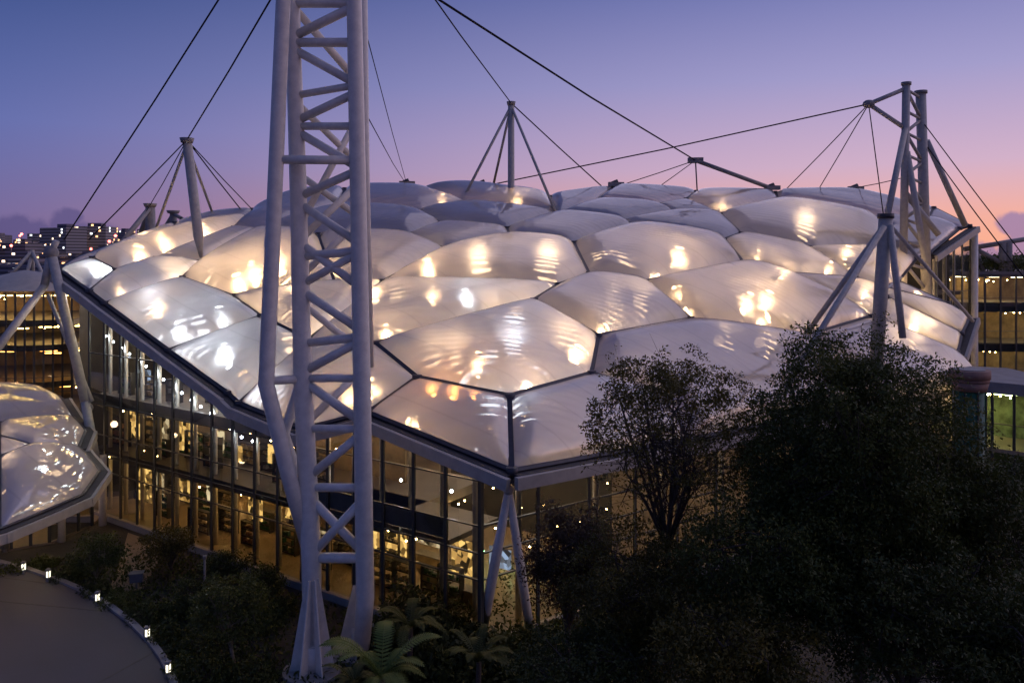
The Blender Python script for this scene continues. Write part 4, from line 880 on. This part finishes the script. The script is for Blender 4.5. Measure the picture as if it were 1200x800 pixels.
# garden trees on the left
for (bx, by, x, y, rx, ry, nlf, lm, lab, bk) in [
    (112, 684, 114, 648, 36, 26, 3500, 'green', 'small round garden tree by the path and the pavilion glass', 'palebark'),
    (205, 672, 196, 640, 36, 30, 3500, 'olive', 'bushy garden tree catching amber light from the hall glass', 'bark'),
    (275, 785, 268, 712, 52, 44, 7000, 'green', 'multi stemmed garden tree with pale trunks on the open soil', 'palebark'),
    (236, 728, 232, 698, 30, 26, 3000, 'dark', 'dark garden tree in the middle of the planting', 'bark'),
    (268, 690, 264, 664, 34, 26, 3500, 'dark', 'dark garden tree standing against the hall plinth', 'bark'),
    (315, 705, 312, 680, 26, 22, 2500, 'green', 'small leafy tree between the hall plinth and the lattice mast', 'bark')]:
    b = G(bx, by); d = b.y; tree('garden_tree', lab, b, 3, cpt(x, y, d), (k_(rx, d), k_(rx, d) * .8, k_(ry, d)), int(nlf * 1.2), .16, lm, .24, 6, 7, .1, bk, 'small trees in the planted garden', .2)
def shrub(px, py, rx, rz, n, lm, lab, size=.2, grp='low shrubs in the garden'):
    b = G(px, py); d = b.y; r = tag(empty('shrub', b), lab, 'shrub', grp); rx = k_(rx, d); rz = k_(rz, d)
    mb = MB()
    for i in range(6):
        a = math.tau * i / 6; mb.tube([(0, 0, -.05), (math.cos(a) * rx * .4, math.sin(a) * rx * .4, rz * .7)], [.05, .02], 5, False)
    mb.build('stem', M['bark'], r)
    d_ = rng.normal(size=(n, 3)); d_ /= np.linalg.norm(d_, axis=1)[:, None]; d_[:, 2] = np.abs(d_[:, 2]); q = rng.uniform(.3, 1.05, n) ** .5 * (1 + .18 * np.sin(d_[:, 0] * 6 + d_[:, 1] * 5 + px))
    o = bpy.data.objects.new('foliage', leaves_mesh('foliage', d_ * q[:, None] * np.array([rx, rx, rz * 1.4]), size, LM[lm], -.2)); C.objects.link(o); o.parent = r; o['kind'] = 'stuff'
i = 0
shl = 'rounded dark shrub in the planted bed along the terrace kerb'
for (px, py, rx, rz) in [(20, 672, 22, 10), (75, 682, 20, 10), (112, 698, 24, 12), (140, 712, 26, 14), (170, 728, 26, 16), (195, 752, 26, 18), (205, 720, 24, 12), (228, 770, 30, 22), (240, 800, 36, 26), (215, 792, 22, 18), (295, 800, 34, 20), (262, 742, 26, 14), (310, 735, 26, 14), (330, 718, 20, 14), (95, 672, 20, 8), (50, 664, 16, 8)]:
    shrub(px, py, rx, rz, 900, 'dark' if i % 3 else 'green', shl); i += 1
for (px, py, rx, rz) in [(480, 745, 45, 42), (520, 752, 40, 36), (452, 770, 34, 30), (545, 770, 40, 24), (600, 775, 50, 24), (505, 790, 40, 26), (650, 765, 45, 24), (690, 752, 40, 20), (580, 800, 50, 26), (730, 770, 50, 24), (660, 800, 60, 30)]:
    shrub(px, py, rx, rz, 1500, 'dark', 'large leaved dark shrub below the hall corner', .34, 'shrubs below the hall corner')
def fern(px, py, d, nfr, L, lab, lm='green'):
    p = U(px, py, d); b = Vector((p.x, p.y, 0)); r = tag(empty('tree_fern', b), lab, 'fern', None); z0 = p.z
    mb = MB(); mb.tube([(0, 0, -.05), (.05, 0, z0)], [.16, .11], 8); mb.build('trunk', M['bark'], r)
    for i in range(nfr):
        a = math.tau * i / nfr + rng.uniform(-.2, .2); l = L * rng.uniform(.75, 1.1); rise = rng.uniform(.75, 1.5); fm = MB(); prev = None; sp = []
        for k in range(25):
            t = k / 24; sp.append(Vector((math.cos(a) * l * t * .8, math.sin(a) * l * t * .8, z0 + l * (rise * t - .85 * t * t))))
        side = Vector((-math.sin(a), math.cos(a), 0))
        for k in range(1, 25):
            t = k / 24; wl = l * .155 * math.sin(math.pi * min(1, t * .93 + .05)) ** .7; dr = (sp[k] - sp[k - 1]).normalized()
            for sgn in (-1, 1):
                c0_ = sp[k]; e = c0_ + side * sgn * wl + dr * wl * .45 - Vector((0, 0, wl * .15)); wv = dr * l * .015
                fm.quad([c0_ - wv, c0_.lerp(e, .5) - wv * 1.1, e, c0_.lerp(e, .5) + wv, c0_ + wv])
        fm.tube(sp, [.025 * (1 - .8 * k / 24) for k in range(25)], 4, False); fm.build('frond', LM[lm], r)
fern(447, 795, 35, 15, 3.1, 'bright green tree fern at the foot of the lattice mast', 'fern')
fern(415, 800, 36.5, 9, 1.8, 'smaller fern tucked under the bright green tree fern')
fern(560, 775, 38, 10, 2.2, 'tree fern half hidden among shrubs below the corner strut')
fern(480, 735, 40, 11, 2.4, 'tall fern leaning towards the hall glass behind the bright one')
# roof planting on the terraced building
pts = np.column_stack([rng.uniform(xa.x - .5, xb.x, 9000), rng.uniform(xa.y + .4, xa.y + 6, 9000), 18.9 + np.abs(rng.normal(0, .6, 9000)) + .7 * np.abs(np.sin(np.linspace(0, 60, 9000)))])
o = bpy.data.objects.new('roof_planting', leaves_mesh('roof_planting', pts, .35, LM['green'])); C.objects.link(o); tag(o, 'dense green planting along the top of the terraced glass block', 'planting', None, 'stuff')
# ground cover
n = 26000
px_ = rng.uniform(40, 760, n); py_ = rng.uniform(655, 830, n)
dd_ = F * H / (py_ - HZ); X = (px_ - 600) / F * dd_
keep = np.array([not (x < 210 and y > lerp_tab([(0, 664), (66, 684), (128, 716), (176, 758), (203, 806)], x) - 2) for x, y in zip(px_, py_)])
wallpy = np.interp(px_, [100, 127, 300, 355, 560], [600, 610, 676, 696, 758]); keep &= (py_ > wallpy + 6) | (px_ > 575)
keep &= ~((px_ > 325) & (px_ < 400) & (py_ > 700) & (rng.random(n) < .7))
pts = np.column_stack([X, dd_, rng.uniform(.02, .35, n)])[keep]
o = bpy.data.objects.new('ground_cover', leaves_mesh('ground_cover', pts, .3, LM['dark'], -.6)); C.objects.link(o); tag(o, 'low dark ground cover across the planted beds', 'plants', None, 'stuff')
